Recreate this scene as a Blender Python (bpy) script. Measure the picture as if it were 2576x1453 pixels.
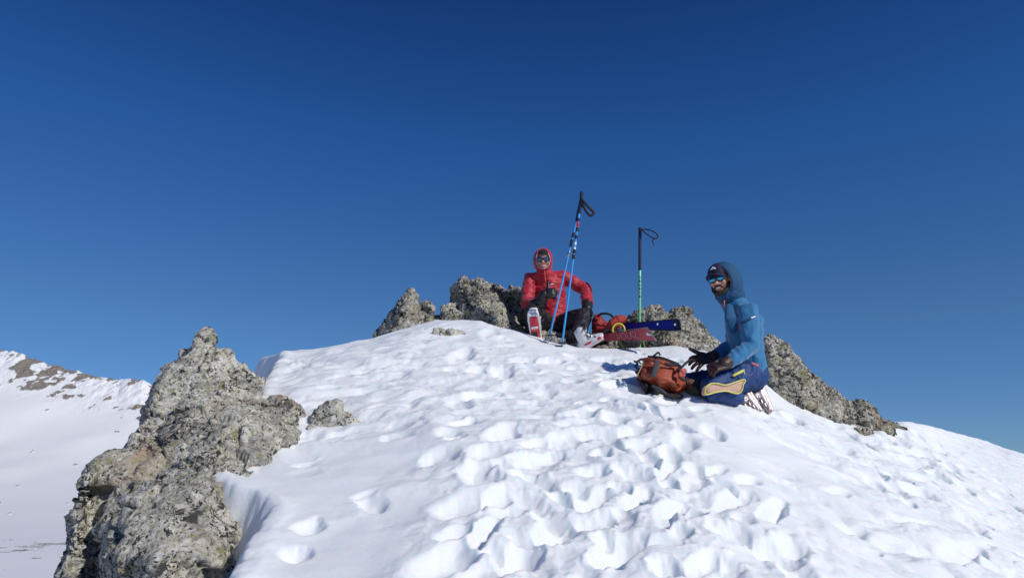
import bpy, bmesh, math, random
import numpy as np
from mathutils import Vector, Matrix
from mathutils.geometry import delaunay_2d_cdt
random.seed(7)
for o in list(bpy.data.objects): bpy.data.objects.remove(o)
sc = bpy.context.scene
COL = sc.collection
R = math.radians
# ------------------------------------------------------------------ camera, sky, sun, exposure
F = 1792.0; PITCH = R(13.3)
cam = bpy.data.objects.new('camera', bpy.data.cameras.new('camera')); COL.objects.link(cam)
cam.data.sensor_width = 36; cam.data.lens = 36*F/2576; cam.data.clip_start = 0.05; cam.data.clip_end = 60000
cam.location = (0, 0, 0); cam.rotation_euler = (R(90)+PITCH, 0, 0); sc.camera = cam
SUN_EL, SUN_AZ = R(34), R(129)          # azimuth clockwise from +Y (the view direction)
w = bpy.data.worlds.new('World'); sc.world = w; w.use_nodes = True
wn = w.node_tree.nodes; wl = w.node_tree.links
sky = wn.new('ShaderNodeTexSky'); sky.sky_type = 'NISHITA'; sky.sun_disc = False
sky.sun_elevation = SUN_EL; sky.sun_rotation = SUN_AZ; sky.altitude = 3000
sky.air_density = 1.0; sky.dust_density = 0.0; sky.ozone_density = 4.0
bg = wn['Background']; bg.inputs[1].default_value = 0.138
gam = wn.new('ShaderNodeHueSaturation'); gam.inputs['Saturation'].default_value = 1.0
gam.inputs['Value'].default_value = 1.0
gm = wn.new('ShaderNodeGamma'); gm.inputs[1].default_value = .72
wl.new(sky.outputs[0], gm.inputs[0])
wtc = wn.new('ShaderNodeTexCoord'); wsx = wn.new('ShaderNodeSeparateXYZ'); wl.new(wtc.outputs['Generated'], wsx.inputs[0])
wr = wn.new('ShaderNodeValToRGB'); wl.new(wsx.outputs['Z'], wr.inputs[0])
els = [(0, (.35, .585, .93)), (.06, (.35, .585, .92)), (.17, (.335, .60, .885)), (.41, (.162, .488, .975)), (.58, (.09, .30, .72)), (1, (.08, .27, .66))]
for _ in range(4): wr.color_ramp.elements.new(.5)
for e_, (p_, c_) in zip(wr.color_ramp.elements, els): e_.position = p_; e_.color = (*c_, 1)
wm = wn.new('ShaderNodeMix'); wm.data_type = 'RGBA'; wm.blend_type = 'MULTIPLY'; wm.inputs[0].default_value = 1
wl.new(gm.outputs[0], wm.inputs[6]); wl.new(wr.outputs[0], wm.inputs[7]); wl.new(wm.outputs[2], gam.inputs['Color']); wl.new(gam.outputs[0], bg.inputs[0])
sun = bpy.data.objects.new('sun', bpy.data.lights.new('sun', 'SUN')); COL.objects.link(sun)
sun.data.energy = 3.1; sun.data.angle = R(0.5); sun.data.color = (1, .955, .89)
sdir = Vector((math.sin(SUN_AZ)*math.cos(SUN_EL), math.cos(SUN_AZ)*math.cos(SUN_EL), math.sin(SUN_EL)))
sun.rotation_euler = sdir.to_track_quat('Z', 'Y').to_euler()
sc.view_settings.view_transform = 'Standard'; sc.view_settings.look = 'None'
sc.view_settings.exposure = 0.0; sc.view_settings.gamma = 1.0
# ------------------------------------------------------------------ projection helper: a bearing (photo width 2576) and a distance give a point
CP, SP = math.cos(PITCH), math.sin(PITCH)
def P(px, py, Y):
    a = (px-1288)/F; b = (726.5-py)/F
    d = Vector((a, CP - b*SP, SP + b*CP))
    return d*(Y/d.y)
# ------------------------------------------------------------------ noise (numpy)
def _h(ix, iy, iz, seed):
    h = (ix.astype(np.int64)*374761393 + iy.astype(np.int64)*668265263 + iz.astype(np.int64)*2147483647 + seed*974711) & 0xffffffff
    h = ((h ^ (h >> 13))*1274126177) & 0xffffffff
    h = ((h ^ (h >> 16))*2246822519) & 0xffffffff
    return (h ^ (h >> 15)) & 0xffffffff
def vnoise(x, y, z=None, seed=0):
    """gradient noise in about -1..1"""
    if z is None: z = np.zeros_like(x) + 0.37
    xi, yi, zi = np.floor(x), np.floor(y), np.floor(z)
    xf, yf, zf = x-xi, y-yi, z-zi
    f = lambda t: t*t*t*(t*(t*6-15)+10)
    u, v, w_ = f(xf), f(yf), f(zf)
    out = 0
    for dx in (0, 1):
        for dy in (0, 1):
            for dz in (0, 1):
                h = _h(xi+dx, yi+dy, zi+dz, seed)
                gx = (h & 1023)/511.5-1; gy = ((h >> 10) & 1023)/511.5-1; gz = ((h >> 20) & 1023)/511.5-1
                g = gx*(xf-dx)+gy*(yf-dy)+gz*(zf-dz)
                out = out + g*(u if dx else 1-u)*(v if dy else 1-v)*(w_ if dz else 1-w_)
    return out*1.4
def fbm(x, y, z=None, seed=0, octv=4, gain=.5):
    s = 0; a = 1; f = 1
    for o in range(octv):
        s = s + a*vnoise(x*f, y*f, None if z is None else z*f, seed+o*17); a *= gain; f *= 2.03
    return s
def worley(x, y, z, seed=0):
    xi, yi, zi = np.floor(x), np.floor(y), np.floor(z)
    f1 = np.full(x.shape, 9.); f2 = np.full(x.shape, 9.); idv = np.zeros(x.shape); rx = np.zeros(x.shape); ry = np.zeros(x.shape); rz = np.zeros(x.shape); tx = np.zeros(x.shape)
    for dx in (-1, 0, 1):
        for dy in (-1, 0, 1):
            for dz in (-1, 0, 1):
                h = _h(xi+dx, yi+dy, zi+dz, seed)
                px = xi+dx+(h & 1023)/1023.; py = yi+dy+((h >> 10) & 1023)/1023.; pz = zi+dz+((h >> 20) & 1023)/1023.
                d = np.sqrt((x-px)**2+(y-py)**2+(z-pz)**2)
                c = d < f1
                f2 = np.where(c, f1, np.minimum(f2, d)); idv = np.where(c, ((h >> 5) & 1023)/1023., idv); f1 = np.where(c, d, f1)
                rx = np.where(c, ((h >> 3) & 1023)/511.5-1, rx); ry = np.where(c, ((h >> 13) & 1023)/511.5-1, ry); rz = np.where(c, ((h >> 21) & 1023)/511.5-1, rz)
                tx = np.where(c, rx*(x-px)+ry*(y-py)+rz*(z-pz), tx)
    worley.tilt = tx
    return f1, f2, idv
def sstep(a, b, x):
    t = np.clip((x-a)/(b-a), 0, 1); return t*t*(3-2*t)
# ------------------------------------------------------------------ materials
def mat(name, col, rough=.6, metal=0, spec=.5, bump=0, bscale=40, var=0, vscale=8, coat=0, sheen=0, sss=0):
    m = bpy.data.materials.new(name); m.use_nodes = True
    n, l = m.node_tree.nodes, m.node_tree.links; b = n['Principled BSDF']
    b.inputs['Base Color'].default_value = (*col, 1); b.inputs['Roughness'].default_value = rough
    b.inputs['Metallic'].default_value = metal; b.inputs['Specular IOR Level'].default_value = spec
    b.inputs['Coat Weight'].default_value = coat; b.inputs['Sheen Weight'].default_value = sheen
    if sss: b.inputs['Subsurface Weight'].default_value = sss; b.inputs['Subsurface Scale'].default_value = .01
    tc = n.new('ShaderNodeTexCoord')
    if var:
        t = n.new('ShaderNodeTexNoise'); t.inputs['Scale'].default_value = vscale; t.inputs['Detail'].default_value = 5
        l.new(tc.outputs['Object'], t.inputs['Vector'])
        mx = n.new('ShaderNodeMix'); mx.data_type = 'RGBA'
        mx.inputs[6].default_value = (*[c*(1-var) for c in col], 1); mx.inputs[7].default_value = (*[min(1, c*(1+var)) for c in col], 1)
        l.new(t.outputs[0], mx.inputs[0]); l.new(mx.outputs[2], b.inputs['Base Color'])
    if bump:
        t = n.new('ShaderNodeTexNoise'); t.inputs['Scale'].default_value = bscale; t.inputs['Detail'].default_value = 6
        l.new(tc.outputs['Object'], t.inputs['Vector'])
        bp = n.new('ShaderNodeBump'); bp.inputs['Strength'].default_value = bump; bp.inputs['Distance'].default_value = .01
        l.new(t.outputs[0], bp.inputs['Height']); l.new(bp.outputs[0], b.inputs['Normal'])
    return m
def ramp(n, pts):
    r = n.new('ShaderNodeValToRGB'); e = r.color_ramp.elements
    while len(e) < len(pts): e.new(.5)
    for k, (p, c) in enumerate(pts): e[k].position = p; e[k].color = (*c, 1) if len(c) == 3 else c
    return r
def rock_material(name, s=1.0, g=1.0, dk=0.0):
    m = bpy.data.materials.new(name); m.use_nodes = True
    n, l = m.node_tree.nodes, m.node_tree.links; b = n['Principled BSDF']; b.inputs['Roughness'].default_value = .88
    b.inputs['Specular IOR Level'].default_value = .25
    tc = n.new('ShaderNodeTexCoord'); o = tc.outputs['Object']
    def noise(sc_, det=6, rough=.6, dist=0):
        t = n.new('ShaderNodeTexNoise'); t.inputs['Scale'].default_value = sc_*s; t.inputs['Detail'].default_value = det
        t.inputs['Roughness'].default_value = rough; t.inputs['Distortion'].default_value = dist; l.new(o, t.inputs['Vector']); return t
    def mix(fac, a, c, bt='MIX'):
        x = n.new('ShaderNodeMix'); x.data_type = 'RGBA'; x.blend_type = bt
        if isinstance(fac, float): x.inputs[0].default_value = fac
        else: l.new(fac, x.inputs[0])
        for i, v in ((6, a), (7, c)):
            if isinstance(v, tuple): x.inputs[i].default_value = (*v, 1)
            else: l.new(v, x.inputs[i])
        return x.outputs[2]
    def rp(src, a, b_):
        r = ramp(n, [(a, (0, 0, 0)), (b_, (1, 1, 1))]); l.new(src, r.inputs[0]); return r.outputs[0]
    base = ramp(n, [(.3, (.32*g, .31*g, .275*g)), (.5, (.60*g, .575*g, .49*g)), (.72, (.82*g, .79*g, .69*g))]); l.new(noise(5, 8, .65).outputs[0], base.inputs[0])
    fine = noise(38, 6, .7)
    c = mix(.55, base.outputs[0], rp(fine.outputs[0], .36, .64), 'OVERLAY')
    warm = rp(noise(2.2, 4).outputs[0], .56, .70)
    mw = n.new('ShaderNodeMath'); mw.operation = 'MULTIPLY'; l.new(warm, mw.inputs[0]); mw.inputs[1].default_value = .75
    c = mix(mw.outputs[0], c, (.44, .31, .20))
    # pale and yellow-green lichen
    li = rp(noise(13, 5, .6, .4).outputs[0], .585, .64)
    c = mix(li, c, (.38, .37, .20))
    li2 = rp(noise(9, 5, .7, .8).outputs[0], .60, .66)
    c = mix(li2, c, (.60, .59, .50))
    # black lichen speckles, denser in patches
    patch = noise(3.5, 4); pr = n.new('ShaderNodeMapRange'); l.new(patch.outputs[0], pr.inputs[0]); pr.inputs[1].default_value = .38; pr.inputs[2].default_value = .64
    pr.inputs[3].default_value = -.045+dk; pr.inputs[4].default_value = .055+dk
    for sc_, a_, b_, colr in ((70, .565, .615, (.035, .034, .036)), (28, .59, .64, (.05, .05, .05)), (9, .61, .66, (.085, .082, .075))):
        q = noise(sc_, 5, .6, .5); ad = n.new('ShaderNodeMath'); ad.operation = 'ADD'; l.new(q.outputs[0], ad.inputs[0]); l.new(pr.outputs[0], ad.inputs[1])
        c = mix(rp(ad.outputs[0], a_, b_), c, colr)
    l.new(c, b.inputs['Base Color'])
    h1 = noise(22, 9, .72); h2 = n.new('ShaderNodeTexVoronoi'); h2.inputs['Scale'].default_value = 55*s; l.new(o, h2.inputs['Vector'])
    hm = n.new('ShaderNodeMath'); hm.operation = 'MULTIPLY_ADD'; l.new(h2.outputs['Distance'], hm.inputs[0]); hm.inputs[1].default_value = .08; l.new(h1.outputs[0], hm.inputs[2])
    bp = n.new('ShaderNodeBump'); bp.inputs['Strength'].default_value = 1; bp.inputs['Distance'].default_value = .03/s
    l.new(hm.outputs[0], bp.inputs['Height']); l.new(bp.outputs[0], b.inputs['Normal'])
    return m
def snow_material():
    m = bpy.data.materials.new('snow'); m.use_nodes = True
    n, l = m.node_tree.nodes, m.node_tree.links; b = n['Principled BSDF']
    b.inputs['Base Color'].default_value = (.865, .90, .92, 1); b.inputs['Roughness'].default_value = .55
    b.inputs['Specular IOR Level'].default_value = .3
    b.inputs['Subsurface Weight'].default_value = .55; b.inputs['Subsurface Radius'].default_value = (.35, .75, 1.0)
    b.inputs['Subsurface Scale'].default_value = .035
    tc = n.new('ShaderNodeTexCoord'); o = tc.outputs['Object']
    t = n.new('ShaderNodeTexNoise'); t.inputs['Scale'].default_value = 45; t.inputs['Detail'].default_value = 8; t.inputs['Roughness'].default_value = .65; l.new(o, t.inputs['Vector'])
    t2 = n.new('ShaderNodeTexNoise'); t2.inputs['Scale'].default_value = 420; t2.inputs['Detail'].default_value = 3; l.new(o, t2.inputs['Vector'])
    ma = n.new('ShaderNodeMath'); ma.operation = 'MULTIPLY_ADD'; l.new(t2.outputs[0], ma.inputs[0]); ma.inputs[1].default_value = .22; l.new(t.outputs[0], ma.inputs[2])
    bp = n.new('ShaderNodeBump'); bp.inputs['Strength'].default_value = .33; bp.inputs['Distance'].default_value = .010
    l.new(ma.outputs[0], bp.inputs['Height']); l.new(bp.outputs[0], b.inputs['Normal'])
    # a few crystals that mirror the sun
    v = n.new('ShaderNodeTexVoronoi'); v.inputs['Scale'].default_value = 260; l.new(o, v.inputs['Vector'])
    r = ramp(n, [(.06, (.08, .08, .08)), (.10, (.55, .55, .55))]); l.new(v.outputs['Distance'], r.inputs[0]); l.new(r.outputs[0], b.inputs['Roughness'])
    return m
M = dict(
    rock=rock_material('lichen_granite', 1.0), rock_far=rock_material('lichen_granite_dark', .8, .80, .022), snow=snow_material(),
    red=mat('red_nylon', (.42, .005, .022), .55, sheen=.2, bump=.35, bscale=30), redtrim=mat('orange_trim', (.62, .10, .05), .5),
    black=mat('black_softshell', (.016, .016, .022), .6, bump=.3, bscale=35, var=.3), glove=mat('black_leather', (.018, .018, .02), .38, bump=.5, bscale=60),
    gloveb=mat('brown_black_leather', (.045, .022, .018), .45, bump=.5, bscale=60, var=.3),
    skin=mat('skin', (.55, .30, .21), .5, sss=.1, bump=.1), lip=mat('lips', (.42, .15, .12), .5), beard=mat('beard_hair', (.030, .020, .015), .8, bump=1, bscale=220, var=.5),
    grey_rim=mat('grey_binding', (.35, .40, .52), .6), hat=mat('black_knit', (.012, .013, .02), .9, bump=.5, bscale=150),
    lens_dark=mat('dark_lens', (.02, .05, .14), .06, spec=1, coat=1), lens_blue=mat('mirror_blue_lens', (.03, .42, .75), .12, metal=.85, coat=.5),
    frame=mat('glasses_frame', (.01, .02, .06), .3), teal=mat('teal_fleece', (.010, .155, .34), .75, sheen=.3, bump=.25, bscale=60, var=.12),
    tealdk=mat('dark_teal_panel', (.006, .045, .125), .8, bump=.25, bscale=60), navy=mat('navy_cap', (.012, .014, .05), .8, bump=.2, bscale=120),
    bluetr=mat('blue_softshell', (.006, .042, .165), .65, bump=.3, bscale=30, var=.2), yellow=mat('yellow_zip', (.68, .66, .16), .5), beige=mat('beige_lining', (.58, .37, .28), .8, bump=.3),
    silver=mat('silver_plastic', (.34, .29, .31), .42, metal=.55, bump=.5, bscale=14, var=.5, vscale=25), white=mat('white_plastic', (.75, .74, .76), .3, coat=.3),
    bootred=mat('red_plastic', (.55, .02, .04), .3, coat=.3), rubber=mat('black_rubber', (.015, .015, .016), .7, bump=.3), metal=mat('bare_metal', (.6, .6, .62), .25, metal=1),
    orange=mat('orange_ripstop', (.34, .066, .028), .6, bump=.5, bscale=22, var=.22), darkweb=mat('black_webbing', (.014, .014, .018), .75), packgrey=mat('dark_grey_patch', (.05, .055, .06), .8),
    redpack=mat('red_ripstop', (.27, .016, .012), .6, bump=.5, bscale=22, var=.25), pinkred=mat('faded_red', (.55, .12, .09), .6), tan=mat('tan_edge', (.55, .42, .22), .6),
    polebl=mat('blue_alloy', (.08, .42, .88), .3, metal=.3, coat=.4), poled=mat('navy_foam', (.008, .012, .05), .7), green=mat('green_alloy', (.20, .62, .30), .35, metal=.2, coat=.3, var=.25, vscale=22),
    skiblack=mat('ski_edge_black', (.012, .014, .025), .35, coat=.3), skiblue=mat('ski_base_blue', (.008, .010, .28), .45), skired=mat('ski_base_red', (.42, .010, .04), .32, coat=.4, var=.35, vscale=9),
    metal_dull=mat('dull_steel_edge', (.30, .30, .34), .4, metal=.7), yellowpl2=mat('olive_yellow_strap', (.22, .23, .07), .6), green_dk=mat('dark_green_print', (.03, .22, .14), .5), redpack2=mat('red_lid_ripstop', (.34, .024, .018), .6, bump=.5, bscale=22, var=.2), pinkred2=mat('maroon_cord', (.20, .035, .03), .7),
    skilet=mat('ski_lettering', (.48, .17, .21), .5), white2=mat('white_print', (.8, .8, .82), .5), yellowpl=mat('yellow_binding', (.62, .62, .07), .4), olive=mat('olive_camouflage', (.085, .075, .045), .8, bump=.5, bscale=40, var=.5, vscale=16),
)
# ------------------------------------------------------------------ mesh helpers
def link(name, V_, F_, m, parent=None, smooth=True):
    me = bpy.data.meshes.new(name); me.from_pydata([tuple(v) for v in V_], [], [tuple(f) for f in F_]); me.update()
    return linkmesh(name, me, m, parent, smooth)
def linkmesh(name, me, m, parent=None, smooth=True):
    me.name = name
    if m: me.materials.clear(); me.materials.append(m)
    for p in me.polygons: p.use_smooth = smooth
    o = bpy.data.objects.new(name, me); COL.objects.link(o)
    if parent:
        o.parent = parent; o.matrix_parent_inverse = Matrix.Translation(parent_world(parent)).inverted()
    return o
def parent_world(p):
    loc = Vector(p.location)
    return loc if p.parent is None else Vector(p['wloc']) if 'wloc' in p else Vector((0, 0, 0))
def tag(o, label, cat, group=None, kind=None):
    if label: o['label'] = label
    if cat: o['category'] = cat
    if group: o['group'] = group
    if kind: o['kind'] = kind
    return o
def thing(name, loc, label, cat, group=None):
    o = bpy.data.objects.new(name, None); COL.objects.link(o); o.location = loc; o.empty_display_size = .1
    return tag(o, label, cat, group)
class G:
    def __init__(s): s.V = []; s.F = []
    def add(s, V_, F_):
        n = len(s.V); s.V += [Vector(v) for v in V_]; s.F += [tuple(i+n for i in f) for f in F_]; return s
    def tube(s, pts, rad, seg=14, ax=None, cap=3):
        pts = [Vector(p) for p in pts]; rad = [r if isinstance(r, tuple) else (r, r) for r in rad]
        # rounded ends
        def endcap(p, d, r, flip):
            out = []
            for k in range(1, cap+1):
                a = k/(cap+.35)*math.pi/2; out.append((p+d*min(r)*math.sin(a)*.9, (r[0]*math.cos(a), r[1]*math.cos(a))))
            return out
        d0 = (pts[0]-pts[1]).normalized(); d1 = (pts[-1]-pts[-2]).normalized()
        A = endcap(pts[0], d0, rad[0], 0)[::-1]; B = endcap(pts[-1], d1, rad[-1], 0)
        allp = [a[0] for a in A]+pts+[b[0] for b in B]; allr = [a[1] for a in A]+rad+[b[1] for b in B]
        V_ = []; F_ = []; ref = Vector(ax) if ax is not None else None; n = len(allp)
        for i, (p, r) in enumerate(zip(allp, allr)):
            t = (allp[min(i+1, n-1)]-allp[max(i-1, 0)]).normalized()
            if ref is None: ref = Vector((1, 0, 0)) if abs(t.x) < .8 else Vector((0, 1, 0))
            u = (ref-t*ref.dot(t)).normalized(); v = t.cross(u)
            if ax is None: ref = u
            for k in range(seg):
                a = 2*math.pi*k/seg; V_.append(p+u*r[0]*math.cos(a)+v*r[1]*math.sin(a))
        for i in range(n-1):
            for k in range(seg):
                F_.append((i*seg+k, i*seg+(k+1) % seg, (i+1)*seg+(k+1) % seg, (i+1)*seg+k))
        F_.append(tuple(range(seg-1, -1, -1))); F_.append(tuple((n-1)*seg+k for k in range(seg)))
        return s.add(V_, F_)
    def ell(s, c, r, fr=None, nu=18, nv=12):
        fr = fr or Matrix.Identity(3); V_ = []; F_ = []
        for j in range(nv+1):
            t = math.pi*(j+.0)/nv; t = min(max(t, .02), math.pi-.02)
            for i in range(nu):
                a = 2*math.pi*i/nu
                V_.append(Vector(c)+fr @ Vector((r[0]*math.sin(t)*math.cos(a), r[1]*math.sin(t)*math.sin(a), r[2]*math.cos(t))))
        for j in range(nv):
            for i in range(nu): F_.append((j*nu+i, (j+1)*nu+i, (j+1)*nu+(i+1) % nu, j*nu+(i+1) % nu))
        F_.append(tuple(range(nu))); F_.append(tuple(nv*nu+k for k in range(nu-1, -1, -1)))
        return s.add(V_, F_)
    def box(s, c, h, fr=None, bev=.2):
        fr = fr or Matrix.Identity(3); bm = bmesh.new(); bmesh.ops.create_cube(bm, size=2)
        for v in bm.verts: v.co = Vector((v.co.x*h[0], v.co.y*h[1], v.co.z*h[2]))
        bmesh.ops.bevel(bm, geom=bm.edges[:], offset=min(h)*bev*2, segments=2, affect='EDGES', profile=.6)
        bm.verts.ensure_lookup_table(); V_ = [Vector(c)+fr @ v.co for v in bm.verts]; F_ = [[v.index for v in f.verts] for f in bm.faces]; bm.free()
        return s.add(V_, F_)
    def obj(s, name, m, parent=None, smooth=True): return link(name, s.V, s.F, m, parent, smooth)
    def solid(s, name, m, parent=None, voxel=.008, smooth=4, disp=None):
        me = bpy.data.meshes.new('t'); me.from_pydata([tuple(v) for v in s.V], [], s.F); me.update()
        bm = bmesh.new(); bm.from_mesh(me); bmesh.ops.recalc_face_normals(bm, faces=bm.faces[:]); bm.to_mesh(me); bm.free()
        o = bpy.data.objects.new('t', me); COL.objects.link(o)
        md = o.modifiers.new('r', 'REMESH'); md.mode = 'VOXEL'; md.voxel_size = voxel
        if smooth: sm = o.modifiers.new('s', 'SMOOTH'); sm.factor = .5; sm.iterations = smooth
        dg = bpy.context.evaluated_depsgraph_get(); out = bpy.data.meshes.new_from_object(o.evaluated_get(dg))
        bpy.data.objects.remove(o); bpy.data.meshes.remove(me)
        if disp: displace(out, disp)
        return linkmesh(name, out, m, parent)
def displace(me, fn):
    n = len(me.vertices); co = np.empty(n*3); nr = np.empty(n*3)
    me.vertices.foreach_get('co', co); me.vertex_normals.foreach_get('vector', nr)
    co = co.reshape(-1, 3); nr = nr.reshape(-1, 3); d = fn(co, nr)
    me.vertices.foreach_set('co', (co+nr*d[:, None]).ravel()); me.update()
def cloth(amp=.006, s=.07, seed=1, st=(1, 1, 1)):
    def f(co, nr):
        x, y, z = co[:, 0]/s*st[0], co[:, 1]/s*st[1], co[:, 2]/s*st[2]
        wx = vnoise(x*.5, y*.5, z*.5, seed+9)
        a = 1-np.abs(vnoise(x+wx, y+wx, z+wx, seed))*2.2
        return amp*(a-.4)+amp*.35*vnoise(x*3, y*3, z*3, seed+3)
    return f
def frame(fwd, up):
    f = Vector(fwd).normalized(); r = f.cross(Vector(up)).normalized(); u = r.cross(f)
    return Matrix((r, f, u)).transposed()      # columns: right, forward, up
def relief(outline, inner, Yout, back, name, m, voxel, smooth, disp, parent=None, extra=None, edge=.02):
    """closed solid: an outline with its own distances, a front modelled by inner points and a back pushed away"""
    Yf = Yout if callable(Yout) else (lambda x, y: Yout)
    n = len(outline); g = G(); ed = [(i, (i+1) % n) for i in range(n)]
    pts2 = [Vector((x, -y)) for x, y in outline]
    rimid = []
    for side in (0, 1):
        ins = inner if side == 0 else [(x, y, Yf(x, y)+back*(.6+.4*((k*7) % 5)/4)) for k, (x, y, _) in enumerate(inner)]
        off = -edge if side == 0 else edge
        vv = pts2+[Vector((p[0], -p[1])) for p in ins]
        r = delaunay_2d_cdt(vv, ed, [list(range(n))], 1, 1e-4)
        W = []; rid = {}
        for k, orig in enumerate(r[3]):
            i = orig[0] if orig else -1
            if 0 <= i < n: x, y = outline[i]; W.append(P(x, y, Yf(x, y)+off)); rid[i] = k+len(g.V)
            elif i >= n: W.append(P(*ins[i-n]))
            else: x, y = r[0][k].x, -r[0][k].y; W.append(P(x, y, Yf(x, y)+off))
        g.add(W, [tuple(f) for f in r[2]]); rimid.append(rid)
    for i in range(n):
        k = (i+1) % n
        if all(q in rimid[0] and q in rimid[1] for q in (i, k)): g.F.append((rimid[0][i], rimid[0][k], rimid[1][k], rimid[1][i]))
    if extra: extra(g)
    # weld the shared outline
    me = bpy.data.meshes.new('t'); me.from_pydata([tuple(v) for v in g.V], [], g.F); bm = bmesh.new(); bm.from_mesh(me)
    bmesh.ops.remove_doubles(bm, verts=bm.verts[:], dist=1e-5); bmesh.ops.recalc_face_normals(bm, faces=bm.faces[:])
    g2 = G(); bm.verts.index_update(); g2.add([v.co.copy() for v in bm.verts], [[v.index for v in f.verts] for f in bm.faces]); bm.free()
    return g2.solid(name, m, parent, voxel, smooth, disp)
def rockdisp(amp=.05, s=.3, seed=3, mx=None):
    def f(co, nr):
        x, y, z = co[:, 0]/s, co[:, 1]/s, co[:, 2]/s
        w_ = .25*vnoise(x*1.3, y*1.3, z*1.3, seed+5)
        f1, f2, idv = worley(x+w_, y*1.0+w_, z*.85-w_, seed); t1 = worley.tilt
        d = amp*(idv-.4)*.55*sstep(0, .06, f2-f1)+amp*1.0*t1 - amp*.40*(1-sstep(.0, .05, f2-f1))
        g1, g2, idg = worley(x*2.6+w_, y*2.6, z*2.2, seed+1); t2 = worley.tilt
        d += amp*.22*(idg-.4)+amp*.48*t2 - amp*.20*(1-sstep(0, .05, g2-g1))
        h1, h2, idh = worley(x*7+w_*2, y*7, z*6.5, seed+2); t3 = worley.tilt
        d += amp*.09*(idh-.5)+amp*.20*t3
        d += amp*.24*fbm(x*1.1, y*1.1, z*1.1, seed+7, 4, .5)
        d -= amp*.10*np.abs(fbm(x*9, y*9, z*9, seed+8, 2))
        d += amp*.12
        return d
    return f
# ------------------------------------------------------------------ snow ridge
B0 = 1.5
# crest as seen (bearing x, y) and its distance
CREST = [(-900, 1500, 6.0), (500, 905, 6.0), (650, 899, 6.0), (700, 893, 6.1), (800, 880, 6.3), (950, 850, 6.6), (1030, 826, 6.8), (1100, 806, 7.0), (1150, 808, 6.9), (1210, 811, 6.8), (1310, 840, 6.6), (1380, 862, 6.45),
         (1450, 876, 6.4), (1540, 880, 6.4), (1600, 876, 6.5), (1700, 870, 6.6), (1760, 882, 6.5), (1820, 888, 6.4), (1925, 955, 6.2), (1975, 1000, 6.0), (2060, 1038, 6.1), (2160, 1064, 6.3), (2280, 1060, 6.6), (2330, 1066, 6.9),
         (2450, 1102, 7.8), (2576, 1142, 8.6), (2800, 1190, 9.5), (3600, 1300, 11)]
cs = []; ct = []; cr = []
for x, y, r_ in CREST:
    p = P(x, y, r_); cs.append(p.x/p.y); ct.append(p.z/p.y); cr.append(r_)
cs, ct, cr = map(np.array, (cs, ct, cr))
ct[0] = ct[1]; 
gs = np.linspace(cs[1]-.6, cs[-1], 700); gt = np.interp(gs, cs, ct); gr = np.interp(gs, cs, cr)
def gauss(a, sg):
    k = np.exp(-.5*(np.arange(-4*sg, 4*sg+1)/sg)**2); k /= k.sum(); return np.convolve(np.pad(a, 4*sg, mode='edge'), k, 'valid')
gr = gauss(gr, 10); gt = gauss(gt, 2); gA = gauss(gt+B0/gr, 26)
BANK = [(540, 1700, 2.1), (575, 1560, 2.45), (605, 1453, 2.75), (640, 1390, 2.92), (668, 1342, 3.06), (698, 1277, 3.28), (700, 1248, 3.41), (684, 1234, 3.465), (640, 1224, 3.51), (598, 1221, 3.54), (540, 1190, 3.68), (500, 1120, 4.0), (530, 1060, 4.4), (648, 1002, 4.87), (672, 950, 5.35),
        (700, 900, 6.0), (690, 880, 6.8), (640, 860, 8)]
XL_Y = np.array([b[2]-(.07 if 3.3 < b[2] < 3.9 else 0) for b in BANK]); XL_X = np.array([P(*b).x-(.06 if b[2] < 3.5 else 0) for b in BANK])
def zbase(X, Y):
    X = np.asarray(X, float); Y = np.asarray(Y, float)
    s = X/np.maximum(Y, .3); A = np.interp(s, gs, gA); rc = np.interp(s, gs, gr); tc = np.interp(s, gs, gt)
    z = A*Y-B0 + (tc-(A-B0/rc))*rc*np.exp(-((Y-rc)/.45)**2)
    d = np.maximum(Y-rc, 0)
    zb = tc*rc + (tc-.015)*np.minimum(d, 1.5) - .10*np.minimum(d, 1.5)**2*(s > .42) - .55*np.maximum(d-1.5, 0) - .02*np.maximum(d-1.5, 0)**2
    z = np.where(Y > rc, zb, z)
    # left side: the snow bank ends in a steep face above the moat round the rock
    XL = np.interp(Y, XL_Y, XL_X) + .05*vnoise(Y*3.3, X*1.5+2.2, seed=41)+.018*vnoise(Y*9, X*9+3.2, seed=42)+.012*vnoise(Y*24, X*24+1.2, seed=43)
    t = XL-X
    z = z - .62*sstep(-.02, .20, t) - 1.25*np.maximum(t-.10, 0)
    z = z + .02*np.exp(-((t+.05)/.06)**2)
    return z
def pix2snow(px, py, ymax=None):
    s = (px-1288)/F
    lo, best = 1.6, None
    ys = np.linspace(1.8, 9.5, 800); pts = np.array([P(px, py, y) for y in ys])
    dz = pts[:, 2]-zbase(pts[:, 0], pts[:, 1]); k = np.where(dz < 0)[0]
    i = k[0] if len(k) else int(np.argmin(dz))
    return Vector(pts[i])
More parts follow.
